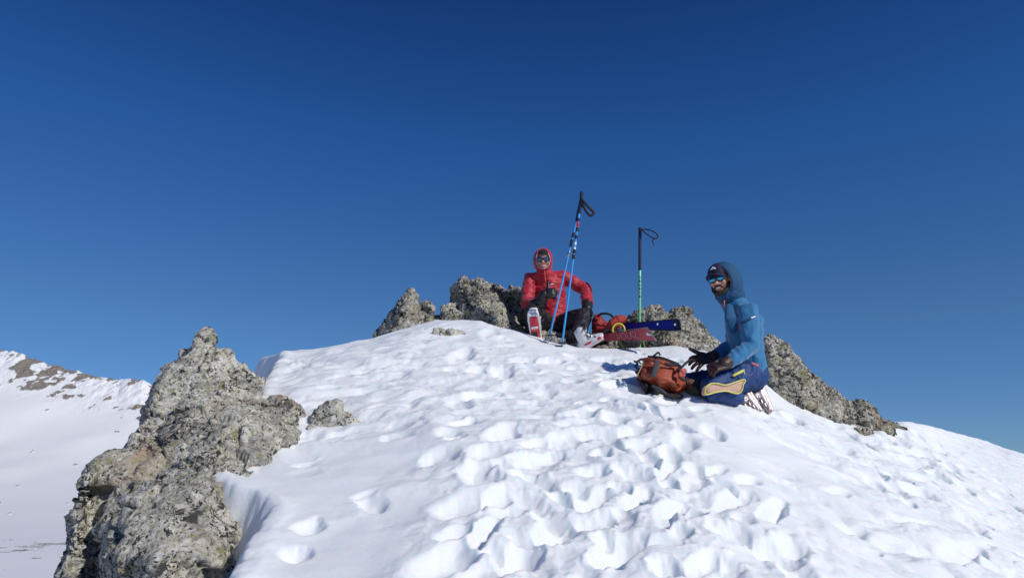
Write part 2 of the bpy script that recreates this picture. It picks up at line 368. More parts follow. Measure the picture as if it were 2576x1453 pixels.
# grid
NS, NR = 1150, 900
sA = np.linspace(-1.02, 1.05, NS)
rr = np.concatenate([np.geomspace(1.5, 9.5, NR), np.geomspace(9.6, 60, 60)])
S, RR = np.meshgrid(sA, rr); X = S*RR; Y = RR.copy(); Z = zbase(X, Y)
TR = [(1250, 930, .5), (1350, 1000, .5), (1500, 1050, .5), (1600, 1100, .45), (1450, 1150, .45), (1300, 1150, .35), (1600, 1200, .45), (1400, 1250, .35), (1550, 1300, .4), (1250, 1290, .25), (1700, 1350, .35), (1500, 1400, .35), (1700, 1250, .3),
      (1350, 1400, .3), (1850, 1400, .25), (2350, 1150, .7), (2450, 1250, .5), (2300, 1110, .5), (2200, 1180, .4), (1650, 1000, .35), (1480, 930, .4), (1600, 920, .4), (2480, 1180, .6), (1760, 1440, .3), (2150, 1090, .35)]
TRW = [(pix2snow(a, b), c) for a, b, c in TR]
T = np.zeros_like(X)
for p, r_ in TRW: T = np.maximum(T, np.exp(-(((X-p.x)/r_)**2+((Y-p.y)/(r_*1.2))**2)))
T = np.clip(T*1.25+.25*vnoise(X*1.7, Y*1.7, seed=5)*T, 0, 1)
Dz = .05*fbm(X*.8, Y*.8, seed=11, octv=3)*np.clip((Y-1)/3, 0, 1)
Dz += .016*fbm(X*3.1, Y*3.1, seed=12, octv=3)*(.25+.75*T)
# wind ripples, strongest on the upper left dome and right flank
pl = pix2snow(1000, 930); pr_ = pix2snow(2150, 1130)
wl_ = np.exp(-(((X-pl.x)/1.1)**2+((Y-pl.y)/1.0)**2)); wr_ = np.exp(-(((X-pr_.x)/1.2)**2+((Y-pr_.y)/1.0)**2))
wx = .5*vnoise(X*1.5, Y*1.5, seed=21)
sas = 1-np.abs(vnoise((X+.4*Y)*1.6+wx, (Y-.3*X)*5.2+wx*2, seed=22))*2
Dz += (.020*wl_+.014*wr_+.0035)*sas
Dz += .006*fbm(X*11, Y*13, seed=31, octv=3)*(.12+.88*T)
ridg = 1-np.abs(fbm(X*5.5, Y*6.5, seed=33, octv=2))*2
Dz += .005*ridg*T
Dz += .022*fbm(X*1.9+3, Y*2.3, seed=14, octv=2)*(.45+.55*T)*np.clip((Y-1.5)/2, 0, 1)
DP = np.zeros_like(X); DN = np.zeros_like(X); RM = np.zeros_like(X)
SMP = [(760, 1250, .45), (900, 1190, .35), (850, 1390, .35), (1000, 1270, .22), (1780, 1100, .35), (1860, 1140, .35), (1200, 1095, .2), (1680, 1430, .2), (980, 1150, .25), (1950, 1150, .3)]
SMO = np.zeros_like(X)
for a, b, c in SMP: p = pix2snow(a, b); SMO = np.maximum(SMO, np.exp(-(((X-p.x)/c)**2+((Y-p.y)/(c*1.1))**2)))
RGH = np.clip(1-1.1*SMO, .06, 1)*np.clip((Y-1.2)/1.5, 0, 1)
wx = .6*vnoise(X*2.1, Y*2.1, seed=71); wy = .6*vnoise(X*2.1, Y*2.1, seed=72)
pf = np.abs(vnoise(X*3.0+wx+.8*Y, Y*4.6+wy, seed=73)); pf2 = np.abs(vnoise(X*7+wx*2, Y*9+wy*2, seed=74)); pf3 = np.abs(vnoise(X*17+wx*4, Y*20+wy*3, seed=75))
Dz += RGH*((1-.9*T)*(.058*pf+.024*pf2)-T*(.034*pf+.020*pf2)+.007*pf3)
fl = np.exp(-(((X-pr_.x-.6)/1.6)**2+((Y-pr_.y)/1.6)**2)); Dz += fl*RGH*(.010*np.abs(vnoise(X*10+wx*2, Y*26+wy*2, seed=76))+.006*vnoise(X*28, Y*40, seed=77))
Dz += .0025*vnoise(X*48, Y*48, seed=78)*(.3+.7*T)*RGH
# footprints: centre, half axes as bearings
def pit(Dz, c, a, b_, depth, seed, rough=.0, sq=2.0, rim=.02):
    o = pix2snow(*c); pa = pix2snow(c[0]+a[0], c[1]+a[1]); pb = pix2snow(c[0]+b_[0], c[1]+b_[1])
    m2 = np.array([[pa.x-o.x, pb.x-o.x], [pa.y-o.y, pb.y-o.y]])
    pitw(Dz, o.x, o.y, m2, depth, seed, rough, sq, rim)
def pitw(Dz, ox, oy, m2, depth, seed, rough=0, sq=2.0, rim=.14):
    ext = 1.7*max(np.abs(m2).sum(1)); k0, k1 = np.searchsorted(rr, [oy-ext, oy+ext])
    if k1 <= k0: return
    smin = min((ox-ext)/rr[k0], (ox-ext)/rr[min(k1, len(rr)-1)]); smax = max((ox+ext)/rr[k0], (ox+ext)/rr[min(k1, len(rr)-1)])
    j0, j1 = np.searchsorted(sA, [smin, smax])
    if j1 <= j0: return
    x = X[k0:k1, j0:j1]-ox; y = Y[k0:k1, j0:j1]-oy; iv = np.linalg.inv(m2)
    u = iv[0, 0]*x+iv[0, 1]*y; v = iv[1, 0]*x+iv[1, 1]*y
    d = (np.abs(u)**sq+np.abs(v)**sq)**(1/sq)
    sc_ = np.sqrt(abs(np.linalg.det(m2)))
    d = d*(1+.20*vnoise(x/sc_*1.1+seed, y/sc_*1.1, seed=seed)+.10*vnoise(x/sc_*2.9+seed, y/sc_*2.9, seed=seed+4)+rough*fbm(x/sc_*3.3+seed, y/sc_*3.3, seed=seed+2, octv=2))
    tilt = 1+.35*u*math.cos(seed)+.35*v*math.sin(seed)
    D_ = DP if depth > 0 else DN
    q = -abs(depth)*(1-sstep(.28, 1.03, d))*tilt
    if depth > 0: D_[k0:k1, j0:j1] = np.minimum(D_[k0:k1, j0:j1]+0, q)
    else: D_[k0:k1, j0:j1] = np.maximum(D_[k0:k1, j0:j1], -q)
    RM[k0:k1, j0:j1] = np.maximum(RM[k0:k1, j0:j1], rim*abs(depth)*np.exp(-((d-1.15)/.22)**2)*(1+.8*vnoise(x/sc_*2, y/sc_*2, seed=seed+7)))
EXP = [((740, 1402), (46, -14), (12, 20), .045), ((775, 1332), (48, -20), (14, 17), .045), ((937, 1256), (50, 2), (-6, 22), .045), ((1110, 1149), (60, -8), (8, 20), .05), ((1228, 1146), (54, -6), (8, 20), .05), ((1335, 1166), (72, -6), (10, 25), .055),
       ((1945, 1297), (26, -36), (30, 14), .11), ((1835, 1262), (68, -14), (18, 26), .055), ((1280, 1090), (36, -8), (10, 24), .07), ((1425, 1112), (56, -6), (14, 22), .06), ((1655, 1045), (36, 22), (14, 22), .085),
       ((1800, 1186), (34, -4), (8, 14), .04), ((1880, 1210), (40, 4), (8, 12), .04), ((1160, 893), (40, -12), (10, 16), .06), ((1262, 933), (34, -8), (14, 14), .06), ((1235, 838), (30, -8), (10, 16), .06), ((1360, 1205), (50, 8), (12, 20), .06),
       ((1215, 1205), (56, -4), (10, 24), .06), ((1250, 1250), (56, -10), (14, 26), .07), ((1490, 1250), (50, -22), (20, 24), .08), ((1600, 1250), (40, -30), (24, 20), .09), ((1560, 1380), (64, -34), (36, 34), .11), ((1400, 1330), (60, -26), (26, 30), .09),
       ((1820, 1440), (70, 34), (-14, 16), .07), ((1950, 1410), (90, 46), (-12, 14), .07), ((1110, 1420), (100, -60), (40, 40), .07), ((1300, 1400), (66, -34), (30, 34), .09), ((1680, 1180), (34, -20), (14, 12), .06), ((1700, 1270), (46, -26), (20, 16), .08),
       ((2110, 1240), (44, 6), (8, 14), .03), ((2300, 1320), (60, 6), (10, 18), .035), ((2140, 1330), (50, 14), (6, 16), .03), ((2420, 1400), (66, -10), (16, 30), .05), ((1130, 1098), (40, -6), (8, 12), .03), ((1000, 1100), (50, -8), (6, 12), .03)]
for k, (c, a, b_, d) in enumerate(EXP): pit(Dz, c, a, b_, d, 50+k, .05, 2.3)
rg = random.Random(4); spots = []; tries = 0
while len(spots) < 175 and tries < 6000:
    tries += 1; p, r_ = TRW[rg.randrange(len(TRW))]
    x = p.x+rg.gauss(0, r_*.62); y = p.y+rg.gauss(0, r_*.75)
    if any((x-a)**2+(y-b_)**2 < .125**2 for a, b_ in spots): continue
    spots.append((x, y)); a = rg.gauss(.5, .7); L = rg.uniform(.05, .18); W = min(L, rg.uniform(.045, .10))
    m2 = np.array([[math.cos(a)*L, -math.sin(a)*W], [math.sin(a)*L, math.cos(a)*W]])
    pitw(Dz, x, y, m2, rg.uniform(.025, .065), 100+len(spots), rg.uniform(.03, .12), rg.uniform(1.8, 2.6), rg.uniform(.02, .16))
SC = [(720, 930, .5), (820, 960, .6), (950, 920, .6), (1080, 960, .6), (1180, 900, .5), (900, 880, .5), (800, 1120, .4), (2050, 1100, .6), (2250, 1180, .8), (2400, 1300, .6), (2100, 1250, .5), (2300, 1420, .4), (1250, 850, .4), (1000, 1010, .5)]
SCW = [(pix2snow(a, b), c) for a, b, c in SC]
for k in range(120):
    p, r_ = SCW[rg.randrange(len(SCW))]; x = p.x+rg.gauss(0, r_*.7); y = p.y+rg.gauss(0, r_*.7); a = rg.gauss(.25, .35); L = rg.uniform(.07, .20); W = L*rg.uniform(.32, .6)
    m2 = np.array([[math.cos(a)*L, -math.sin(a)*W], [math.sin(a)*L, math.cos(a)*W]])
    pitw(Dz, x, y, m2, rg.uniform(.008, .026), 900+k, rg.uniform(.05, .2), 2, rg.uniform(0, .2))
for k in range(110):       # small clods and scuffs
    p, r_ = TRW[rg.randrange(len(TRW))]; x = p.x+rg.gauss(0, r_*.7); y = p.y+rg.gauss(0, r_*.8); L = rg.uniform(.012, .035); a = rg.uniform(0, 3)
    m2 = np.array([[math.cos(a)*L, -math.sin(a)*L*.6], [math.sin(a)*L, math.cos(a)*L*.6]])
    pitw(Dz, x, y, m2, -rg.uniform(.003, .009), 400+k, .35, 2.5, 0)
Dz += DP+DN+RM*np.clip(1+DP/.03, 0, 1)
XLg = np.interp(Y, XL_Y, XL_X); near_edge = sstep(0, .25, X-XLg)
rcg = np.interp(S, gs, gr)
Dz *= (.6+.4*near_edge)*(1-.65*np.exp(-((Y-rcg)/.35)**2))*np.where(Y > rcg, np.clip(1-(Y-rcg)/1.0, .15, 1), 1)
Z = Z+Dz
def grid_mesh(name, X, Y, Z, m):
    nr, ns = X.shape; co = np.stack([X, Y, Z], -1).reshape(-1, 3); me = bpy.data.meshes.new(name)
    i = (np.arange(nr-1)[:, None]*ns+np.arange(ns-1)[None, :]).ravel(); q = np.stack([i, i+1, i+ns+1, i+ns], 1).astype(np.int32)
    me.vertices.add(len(co)); me.vertices.foreach_set('co', co.ravel().astype(np.float32))
    me.loops.add(q.size); me.loops.foreach_set('vertex_index', q.ravel()); me.polygons.add(len(q))
    me.polygons.foreach_set('loop_start', (np.arange(len(q))*4).astype(np.int32)); me.polygons.foreach_set('use_smooth', np.ones(len(q), bool))
    me.update(calc_edges=True); me.materials.append(m)
    o = bpy.data.objects.new(name, me); COL.objects.link(o); return o
snow = grid_mesh('snow_ground', X, Y, Z, M['snow']); tag(snow, None, None, kind='structure')
def snowz(x, y):
    return float(zbase(x, y))
# ------------------------------------------------------------------ far mountain and valley
FC = [(-1500, 700, 1500), (-700, 780, 1300), (-300, 850, 1150), (0, 877, 1050), (40, 884, 1040), (75, 900, 1035), (120, 914, 1030), (150, 920, 1025), (200, 939, 1010), (250, 950, 1000), (300, 961, 980), (325, 954, 960), (360, 955, 950), (392, 976, 950),
      (450, 995, 940), (560, 1030, 930), (700, 1080, 920), (900, 1140, 900), (1300, 1190, 900), (3500, 1230, 900)]
fs = []; ft = []; fr_ = []
for x, y, r_ in FC: p = P(x, y, r_); fs.append(p.x/p.y); ft.append(p.z/p.y); fr_.append(r_)
s1 = np.concatenate([np.linspace(-1.7, -.78, 80), np.linspace(-.775, -.36, 620), np.linspace(-.35, 1.6, 80)])
y1 = np.concatenate([np.geomspace(120, 500, 260), np.linspace(505, 1150, 620), np.geomspace(1160, 2600, 30)])
S1, Y1 = np.meshgrid(s1, y1); X1 = S1*Y1
rc1 = np.interp(S1, fs, fr_); tc1 = np.interp(S1, fs, ft); zc = tc1*rc1
ss_ = np.linspace(-1.7, 1.6, 1600); tsm = gauss(np.interp(ss_, fs, ft), 30); rcs = np.interp(S1, ss_, gauss(np.interp(ss_, fs, fr_), 40)); tcs = np.interp(S1, ss_, tsm)*rcs; rc1 = rcs; zc = tc1*rc1
u = np.clip((Y1-470)/(rc1-470), 0, 1)
prof = .10*u+.30*u**2+.60*u**3.2
Z1 = -38-.012*(Y1-300)*(Y1 < 470)-2.0*(Y1 >= 470) + (tcs+40)*prof+(zc-tcs)*np.exp(-((Y1-rc1)/45)**2)
Z1 = np.where(Y1 > rc1, zc-.5*(Y1-rc1), Z1)
n1 = fbm(X1/90, Y1/60, seed=61, octv=5, gain=.55); n2 = fbm(X1/22, Y1/16, seed=62, octv=4, gain=.6)
fade = np.exp(-((Y1-rc1)/60)**2)
nl = fbm(X1/130, Y1/110, seed=68, octv=2, gain=.4)
Z1 += (7*nl*sstep(.15, .8, u)+1.0*nl+.35*n1)*(1-fade*.6) + fade*2.5*fbm(X1/16, Y1/16, seed=63, octv=4, gain=.6)
# rock outcrops: along the crest, ribs below it, thin bands on the valley floor
el = Z1/Y1; dl = tc1-el                       # how far under the crest
px1 = 1288+S1*F*1.03                          # bearing
ribs = .95*np.exp(-((px1-20)/45)**2)*np.exp(-((dl-.02)/.03)**2)+.85*np.exp(-((px1-105)/60)**2)*np.exp(-((dl-.015)/.022)**2)+.45*np.exp(-((px1-350)/45)**2)*np.exp(-((dl-.006)/.008)**2) \
      +.42*np.exp(-((px1-360)/90)**2)*np.exp(-((dl-.045)/.03)**2)+.25*np.exp(-((px1-200)/160)**2)*np.exp(-((dl-.03)/.03)**2)+.58*np.exp(-(dl/.006)**2)+.30*np.exp(-((px1-370)/50)**2)*np.exp(-((dl-.05)/.025)**2)
band = .66*np.exp(-((Y1-205)/22)**2)+.60*np.exp(-((Y1-268)/14)**2)*sstep(-.3, .2, n1)+.44*np.exp(-((Y1-330)/40)**2)
st = fbm(X1/14, Y1/9, seed=66, octv=5, gain=.65)
mask = sstep(.02, .14, ribs*.85+.85*n2+.25*vnoise(X1/7, Y1/7, seed=69)-.60-.20*sstep(.02, .07, dl))*(Y1 > 480)+sstep(.0, .10, band+.60*st-.62)*(Y1 < 480)
mask = np.clip(mask, 0, 1)
Z1 += mask*np.abs(n2)*np.where(Y1 > 480, 1.6, .3)
mm = bpy.data.materials.new('snow_with_rock'); mm.use_nodes = True
n_, l_ = mm.node_tree.nodes, mm.node_tree.links; bb = n_['Principled BSDF']; bb.inputs['Roughness'].default_value = .8; bb.inputs['Specular IOR Level'].default_value = .2
at = n_.new('ShaderNodeAttribute'); at.attribute_name = 'rock'; tcc = n_.new('ShaderNodeTexCoord')
tn = n_.new('ShaderNodeTexNoise'); tn.inputs['Scale'].default_value = .35; tn.inputs['Detail'].default_value = 8; l_.new(tcc.outputs['Object'], tn.inputs['Vector'])
rr_ = ramp(n_, [(.3, (.15, .13, .11)), (.7, (.37, .33, .28))]); l_.new(tn.outputs[0], rr_.inputs[0])
mx_ = n_.new('ShaderNodeMix'); mx_.data_type = 'RGBA'; mx_.inputs[6].default_value = (.90, .905, .91, 1); l_.new(rr_.outputs[0], mx_.inputs[7])
l_.new(at.outputs['Fac'], mx_.inputs[0]); l_.new(mx_.outputs[2], bb.inputs['Base Color'])
fm = grid_mesh('mountain_terrain', X1, Y1, Z1, mm); tag(fm, None, None, kind='structure')
a_ = fm.data.attributes.new('rock', 'FLOAT', 'POINT'); a_.data.foreach_set('value', mask.ravel().astype(np.float32))
g = G(); N = 64; ring = [20, 400, 3000, 30000]
vv = [(0, 0, -60)]+[(r_*math.cos(2*math.pi*k/N), r_*math.sin(2*math.pi*k/N), -70-r_*.012) for r_ in ring for k in range(N)]
ff = [(0, 1+k, 1+(k+1) % N) for k in range(N)]+[(1+j*N+k, 1+(j+1)*N+k, 1+(j+1)*N+(k+1) % N, 1+j*N+(k+1) % N) for j in range(3) for k in range(N)]
vs = mat('valley_snow', (.78, .79, .81), .8, var=.1, vscale=.01)
tag(link('valley_ground', vv, ff, vs), None, None, kind='structure')
# ------------------------------------------------------------------ rocks
def rk(outline, inner, Yout, back, label, voxel, amp, s, seed, m='rock', sm=2, name='rock_outcrop', cat='rock', group=None, edge=.09):
    o = relief(outline, inner, Yout, back, name, M[m], voxel, sm, rockdisp(amp, s, seed), edge=edge)
    return tag(o, label, cat, group)
def Yb(x, y): return float(np.interp(y, [840, 1000, 1085, 1120, 1190, 1235, 1300, 1453, 1600], [4.95, 4.65, 4.25, 4.08, 3.78, 3.68, 3.66, 3.55, 3.5]))
big = [(518, 838), (532, 844), (534, 884), (552, 886), (572, 880), (590, 888), (590, 902), (612, 912), (640, 936), (660, 958), (657, 985), (650, 1004), (675, 1012), (700, 1008), (733, 1022), (748, 1045), (748, 1068), (764, 1086), (740, 1110), (712, 1120), (660, 1160),
       (632, 1190), (592, 1235), (585, 1265), (578, 1300), (602, 1315), (640, 1350), (652, 1390), (645, 1453), (640, 1640), (90, 1700), (165, 1453), (180, 1400), (190, 1350), (194, 1280), (212, 1222), (250, 1168), (290, 1146), (318, 1148), (345, 1088), (372, 1036),
       (395, 985), (428, 932), (456, 918), (484, 892), (494, 862), (504, 843)]
bigi = [(512, 862, 4.80), (515, 900, 4.66), (560, 930, 4.60), (600, 960, 4.58), (505, 960, 4.50), (580, 1010, 4.30), (440, 1010, 4.42), (470, 1060, 4.10), (640, 1050, 4.08), (700, 1060, 4.10), (560, 1100, 3.86), (400, 1110, 4.05), (450, 1140, 3.84),
        (350, 1180, 3.82), (640, 1120, 3.84), (300, 1220, 3.70), (225, 1240, 3.80), (400, 1230, 3.46), (500, 1200, 3.50), (560, 1200, 3.56), (340, 1300, 3.26), (235, 1320, 3.66), (420, 1320, 3.16), (520, 1300, 3.28), (555, 1270, 3.46), (560, 1350, 3.34),
        (320, 1400, 3.14), (215, 1410, 3.56), (400, 1420, 3.02), (500, 1410, 3.12), (540, 1450, 3.30), (600, 1400, 3.52), (250, 1540, 3.45), (430, 1540, 2.95), (540, 1560, 3.25)]
rk(big, bigi, Yb, .9, 'tall jagged lichen boulder at the left, cut by the bottom edge of the photo', .010, .060, .36, 3, name='boulder', cat='boulder', edge=.15)
rk([(945, 852), (958, 824), (985, 798), (1004, 768), (1015, 748), (1033, 735), (1044, 744), (1050, 768), (1062, 788), (1070, 768), (1082, 774), (1088, 792), (1104, 800), (1116, 772), (1138, 764), (1152, 778), (1172, 806), (1180, 850), (1120, 900), (960, 900)],
   [(1028, 762, 7.05), (1000, 810, 6.98), (1040, 830, 6.85), (1076, 800, 7.0), (1128, 795, 7.05), (980, 850, 6.9), (1120, 850, 6.9)], 7.25, .5, 'pointed grey rock spire on the snow crest, leftmost outcrop of the summit ridge', .012, .05, .2, 11, m='rock_far')
rk([(1134, 850), (1133, 790), (1136, 748), (1148, 714), (1166, 699), (1182, 708), (1210, 704), (1224, 716), (1232, 738), (1250, 752), (1266, 772), (1282, 790), (1300, 815), (1318, 850), (1300, 900), (1140, 900)],
   [(1160, 725, 7.3), (1200, 730, 7.2), (1170, 790, 7.15), (1210, 790, 7.05), (1240, 800, 6.95), (1260, 830, 6.85), (1180, 850, 7.05)], 7.5, .5, 'tall blocky grey rock on the ridge between the spire and the shaded cleft', .012, .055, .2, 12, m='rock_far')
rk([(1222, 740), (1236, 722), (1262, 724), (1278, 732), (1304, 727), (1326, 738), (1345, 770), (1362, 820), (1370, 880), (1230, 880), (1215, 800)],
   [(1245, 750, 8.1), (1290, 760, 7.95), (1322, 790, 7.68), (1270, 820, 7.85), (1338, 850, 7.5), (1250, 800, 8.1)], lambda x, y: 8.25-.006*max(0, x-1225), .5, 'dark shaded rock wall close beside the right arm of the person in red', .014, .055, .2, 13, m='rock_far')
rk([(1568, 850), (1575, 815), (1592, 792), (1606, 784), (1622, 780), (1640, 774), (1662, 780), (1682, 788), (1700, 779), (1722, 784), (1740, 800), (1752, 818), (1772, 836), (1792, 856), (1820, 884), (1830, 920), (1590, 930)],
   [(1640, 800, 7.15), (1680, 815, 7.05), (1715, 805, 7.12), (1620, 850, 6.95), (1680, 860, 6.72), (1740, 850, 6.85), (1780, 875, 6.8), (1700, 890, 6.6)], 7.35, .5, 'lichen covered rock outcrop behind the blue and red skis', .012, .05, .17, 14, m='rock_far')
rk([(1915, 868), (1928, 856), (1944, 853), (1960, 864), (1974, 888), (2000, 902), (2034, 930), (2040, 948), (2062, 958), (2100, 986), (2130, 1010), (2148, 1022), (2174, 1014), (2194, 1026), (2212, 1048), (2250, 1066), (2284, 1078), (2270, 1110), (2140, 1120), (1960, 1080), (1880, 1060), (1890, 950)],
   [(1940, 885, 6.3), (1940, 950, 6.1), (1990, 940, 6.15), (1960, 1010, 5.95), (2020, 970, 6.15), (2040, 1020, 6.0), (2100, 1020, 6.1), (2110, 1060, 6.02), (2175, 1050, 6.15), (2220, 1080, 6.25)], 6.5, .55, 'long rugged rock ridge descending to the right behind the kneeling person in blue', .012, .055, .18, 15, m='rock_far')
rk([(1306, 862), (1325, 842), (1360, 832), (1400, 838), (1440, 836), (1480, 842), (1520, 846), (1560, 850), (1600, 852), (1630, 864), (1640, 905), (1306, 905)],
   [(1340, 855, 7.15), (1400, 860, 7.0), (1460, 862, 6.9), (1520, 866, 6.85), (1580, 868, 6.85), (1380, 885, 6.9), (1500, 885, 6.8)], 7.35, .5, 'low dark rock ledge on the crest that the person in red sits on', .012, .04, .2, 16, m='rock_far')
def ground_rock(outline, label, seed, bulge=.10, amp=.03, name='rock', extra=0, **k):
    ys = [y for _, y in outline]; xs = [x for x, _ in outline]; cx = sum(xs)/len(xs); cy = sum(ys)/len(ys)
    Yg = pix2snow(cx, max(ys)-4).y+.12+extra
    ins = [(cx+(x-cx)*.5, cy+(y-cy)*.5, Yg-bulge*(.7+.3*((i*5) % 3)/2)) for i, (x, y) in enumerate(outline) if i % 2 == 0]
    return rk(outline, ins, Yg, .3, label, .008, amp, .12, seed, name=name, edge=.03, **k)
ground_rock([(782, 1058), (790, 1040), (800, 1020), (820, 1008), (848, 1003), (864, 1012), (862, 1034), (884, 1042), (902, 1056), (914, 1070), (900, 1096), (850, 1100), (795, 1084)], 'small speckled rock poking through the snow right of the tall boulder', 21, .07, .016, extra=.10)
ground_rock([(758, 1096), (770, 1078), (786, 1070), (800, 1078), (796, 1098), (775, 1104)], 'small stone in the snow between the tall boulder and the half buried rock', 26, .04, .012)
ground_rock([(1090, 838), (1092, 826), (1104, 824), (1120, 832), (1145, 830), (1162, 834), (1180, 848), (1176, 860), (1120, 858), (1095, 848)], 'low flat rock half buried in snow on the crest below the spire outcrop', 22, .08, .02)
ground_rock([(1371, 850), (1384, 844), (1400, 848), (1421, 852), (1424, 864), (1400, 868), (1376, 864)], 'little dark stones in the snow between the bases of the blue poles', 23, .05, .015, m='rock_far')
ground_rock([(2150, 1078), (2172, 1072), (2196, 1082), (2200, 1096), (2160, 1096)], 'small buried stone in the snow just below the lower end of the right rock ridge', 24, .05, .015)
#PART2
def cat(pts, n=4, closed=False):
    out = []; N = len(pts)
    for i in range(N if closed else N-1):
        p0, p1, p2, p3 = (pts[(i-1) % N] if closed or i > 0 else pts[0]), pts[i], pts[(i+1) % N], (pts[(i+2) % N] if closed or i+2 < N else pts[-1])
        for k in range(n):
            t = k/n; out.append(.5*((2*p1)+(p2-p0)*t+(2*p0-5*p1+4*p2-p3)*t*t+(3*p1-p0-3*p2+p3)*t**3))
    return out if closed else out+[pts[-1]]
# ------------------------------------------------------------------ people
def head_parts(c, fr, k=1.0):
    """skin head in local axes (right, forward, up); c = centre of the skull"""
    L = lambda x, y, z: Vector(c)+fr @ Vector((x*k, y*k, z*k)); g = G(); e = lambda p, r: g.ell(L(*p), tuple(q*k for q in r), fr)
    e((0, -.012, .025), (.076, .094, .095)); e((0, .018, -.045), (.060, .068, .070)); e((0, .045, -.088), (.030, .032, .026))
    g.tube([L(0, .086, .005), L(0, .112, -.034)], [.011*k, .016*k], 10); e((0, .090, -.036), (.021, .014, .010))
    for s in (-1, 1):
        e((s*.030, .078, .018), (.026, .014, .011)); e((s*.042, .062, -.028), (.022, .022, .022)); e((s*.078, -.008, -.008), (.010, .022, .034))
    e((0, .084, -.068), (.024, .012, .007)); e((0, .082, -.078), (.020, .012, .007))
    return g
def hood(name, c, fr, r, th0, m, parent, inner=.9, oy=0.0, squash=1.0):
    """shell round the forward axis, open in front; th0 = half angle of the opening"""
    nt, na = 16, 28; V_ = []; F_ = []
    for lay, kk in ((0, 1.0), (1, inner)):
        for j in range(nt+1):
            t = th0+(math.pi-.03-th0)*j/nt
            for i in range(na):
                a = 2*math.pi*i/na; zz = math.sin(a); xx = math.cos(a)
                fold = 1+.012*math.sin(3*a+5*t)
                V_.append(Vector(c)+fr @ Vector((r[0]*kk*math.sin(t)*xx*fold, r[1]*kk*math.cos(t)+oy*zz, r[2]*kk*math.sin(t)*zz*fold*(squash if zz < 0 else 1))))
    n1_ = (nt+1)*na
    for lay in (0, 1):
        for j in range(nt):
            for i in range(na):
                q = [lay*n1_+j*na+i, lay*n1_+j*na+(i+1) % na, lay*n1_+(j+1)*na+(i+1) % na, lay*n1_+(j+1)*na+i]; F_.append(q if lay else q[::-1])
    for i in range(na): F_.append([i, (i+1) % na, n1_+(i+1) % na, n1_+i])
    o = link(name, V_, F_, m, parent)
    rim = [(V_[i]+V_[n1_+i])/2 for i in range(na)]
    return o, rim
def ring_tube(name, pts, rad, m, parent, seg=8):
    g = G(); n = len(pts); V_ = []; F_ = []; cen = sum(pts, Vector())/n
    for i, p in enumerate(pts):
        t = (pts[(i+1) % n]-pts[i-1]).normalized(); u = (p-cen); u = (u-t*u.dot(t)).normalized(); v = t.cross(u)
        for k in range(seg): a = 2*math.pi*k/seg; V_.append(p+u*rad*math.cos(a)+v*rad*math.sin(a))
    for i in range(n):
        for k in range(seg): F_.append((i*seg+k, i*seg+(k+1) % seg, ((i+1) % n)*seg+(k+1) % seg, ((i+1) % n)*seg+k))
    g.add(V_, F_); return g.obj(name, m, parent)
def hand(g, wrist, palm_c, fr, spread, curl, thumb, k=1.0, lens=(.070, .078, .073, .058)):
    """fr: right = across the knuckles, forward = along the fingers, up = back of the hand. five separate fingers"""
    W = lambda x, y, z: palm_c+fr @ Vector((x*k, y*k, z*k))
    g.tube([wrist, W(0, -.03, 0), W(0, .035, 0)], [(.034*k, .026*k), (.044*k, .022*k), (.046*k, .019*k)], 14, ax=fr @ Vector((1, 0, 0)))
    for i, L in enumerate(lens):
        x0 = -.034+.0228*i; a = spread*(i-1.5)*.12; c_ = curl[i] if isinstance(curl, (list, tuple)) else curl
        p = [Vector((x0, .040, 0))]; ang = 0
        for s_, fr_k in ((.46, .55), (.30, 1.0), (.24, .8)):
            ang += c_*fr_k; p.append(p[-1]+Vector((math.sin(a)*math.cos(ang), math.cos(a)*math.cos(ang), -math.sin(ang)))*L*s_)
        g.tube([W(*q) for q in p], [.0125*k, .0118*k, .011*k, .0095*k], 10)
    g.tube([W(*q) for q in thumb], [.018*k, .0145*k, .0135*k, .0115*k][:len(thumb)], 10)
def glasses(name, c, fr, m_lens, m_frame, parent, k=1.0, w_=.028, h_=.019):
    L = lambda x, y, z: Vector(c)+fr @ Vector((x*k, y*k, z*k)); g = G()
    g.tube([L(-.014, .099, .010), L(0, .103, .014), L(.014, .099, .010)], [.0035*k]*3, 8)
    for s in (-1, 1):
        g.tube([L(s*.060, .078, .012), L(s*.074, .040, .010), L(s*.078, -.01, .004)], [.0045*k]*3, 8)
        pts = [L(s*.033+w_*1.12*math.cos(a), .094-.10*abs(w_*math.cos(a)*s*s+ (s*.033+w_*math.cos(a))*s-w_*math.cos(a))**1*.6, .004+h_*1.15*math.sin(a)) for a in [2*math.pi*i/20 for i in range(20)]]
        n = len(pts)
        for i in range(n): g.tube([pts[i], pts[(i+1) % n]], [.0035*k]*2, 6, cap=1)
    fo = g.obj(name, m_frame, parent)
    for s in (-1, 1):
        f2 = fr @ Matrix.Rotation(-s*.30, 3, 'Z')
        G().ell(L(s*.034, .086, .004), (w_*k, .010*k, h_*k), f2, 20, 12).obj('lens', m_lens, fo)
    return fo
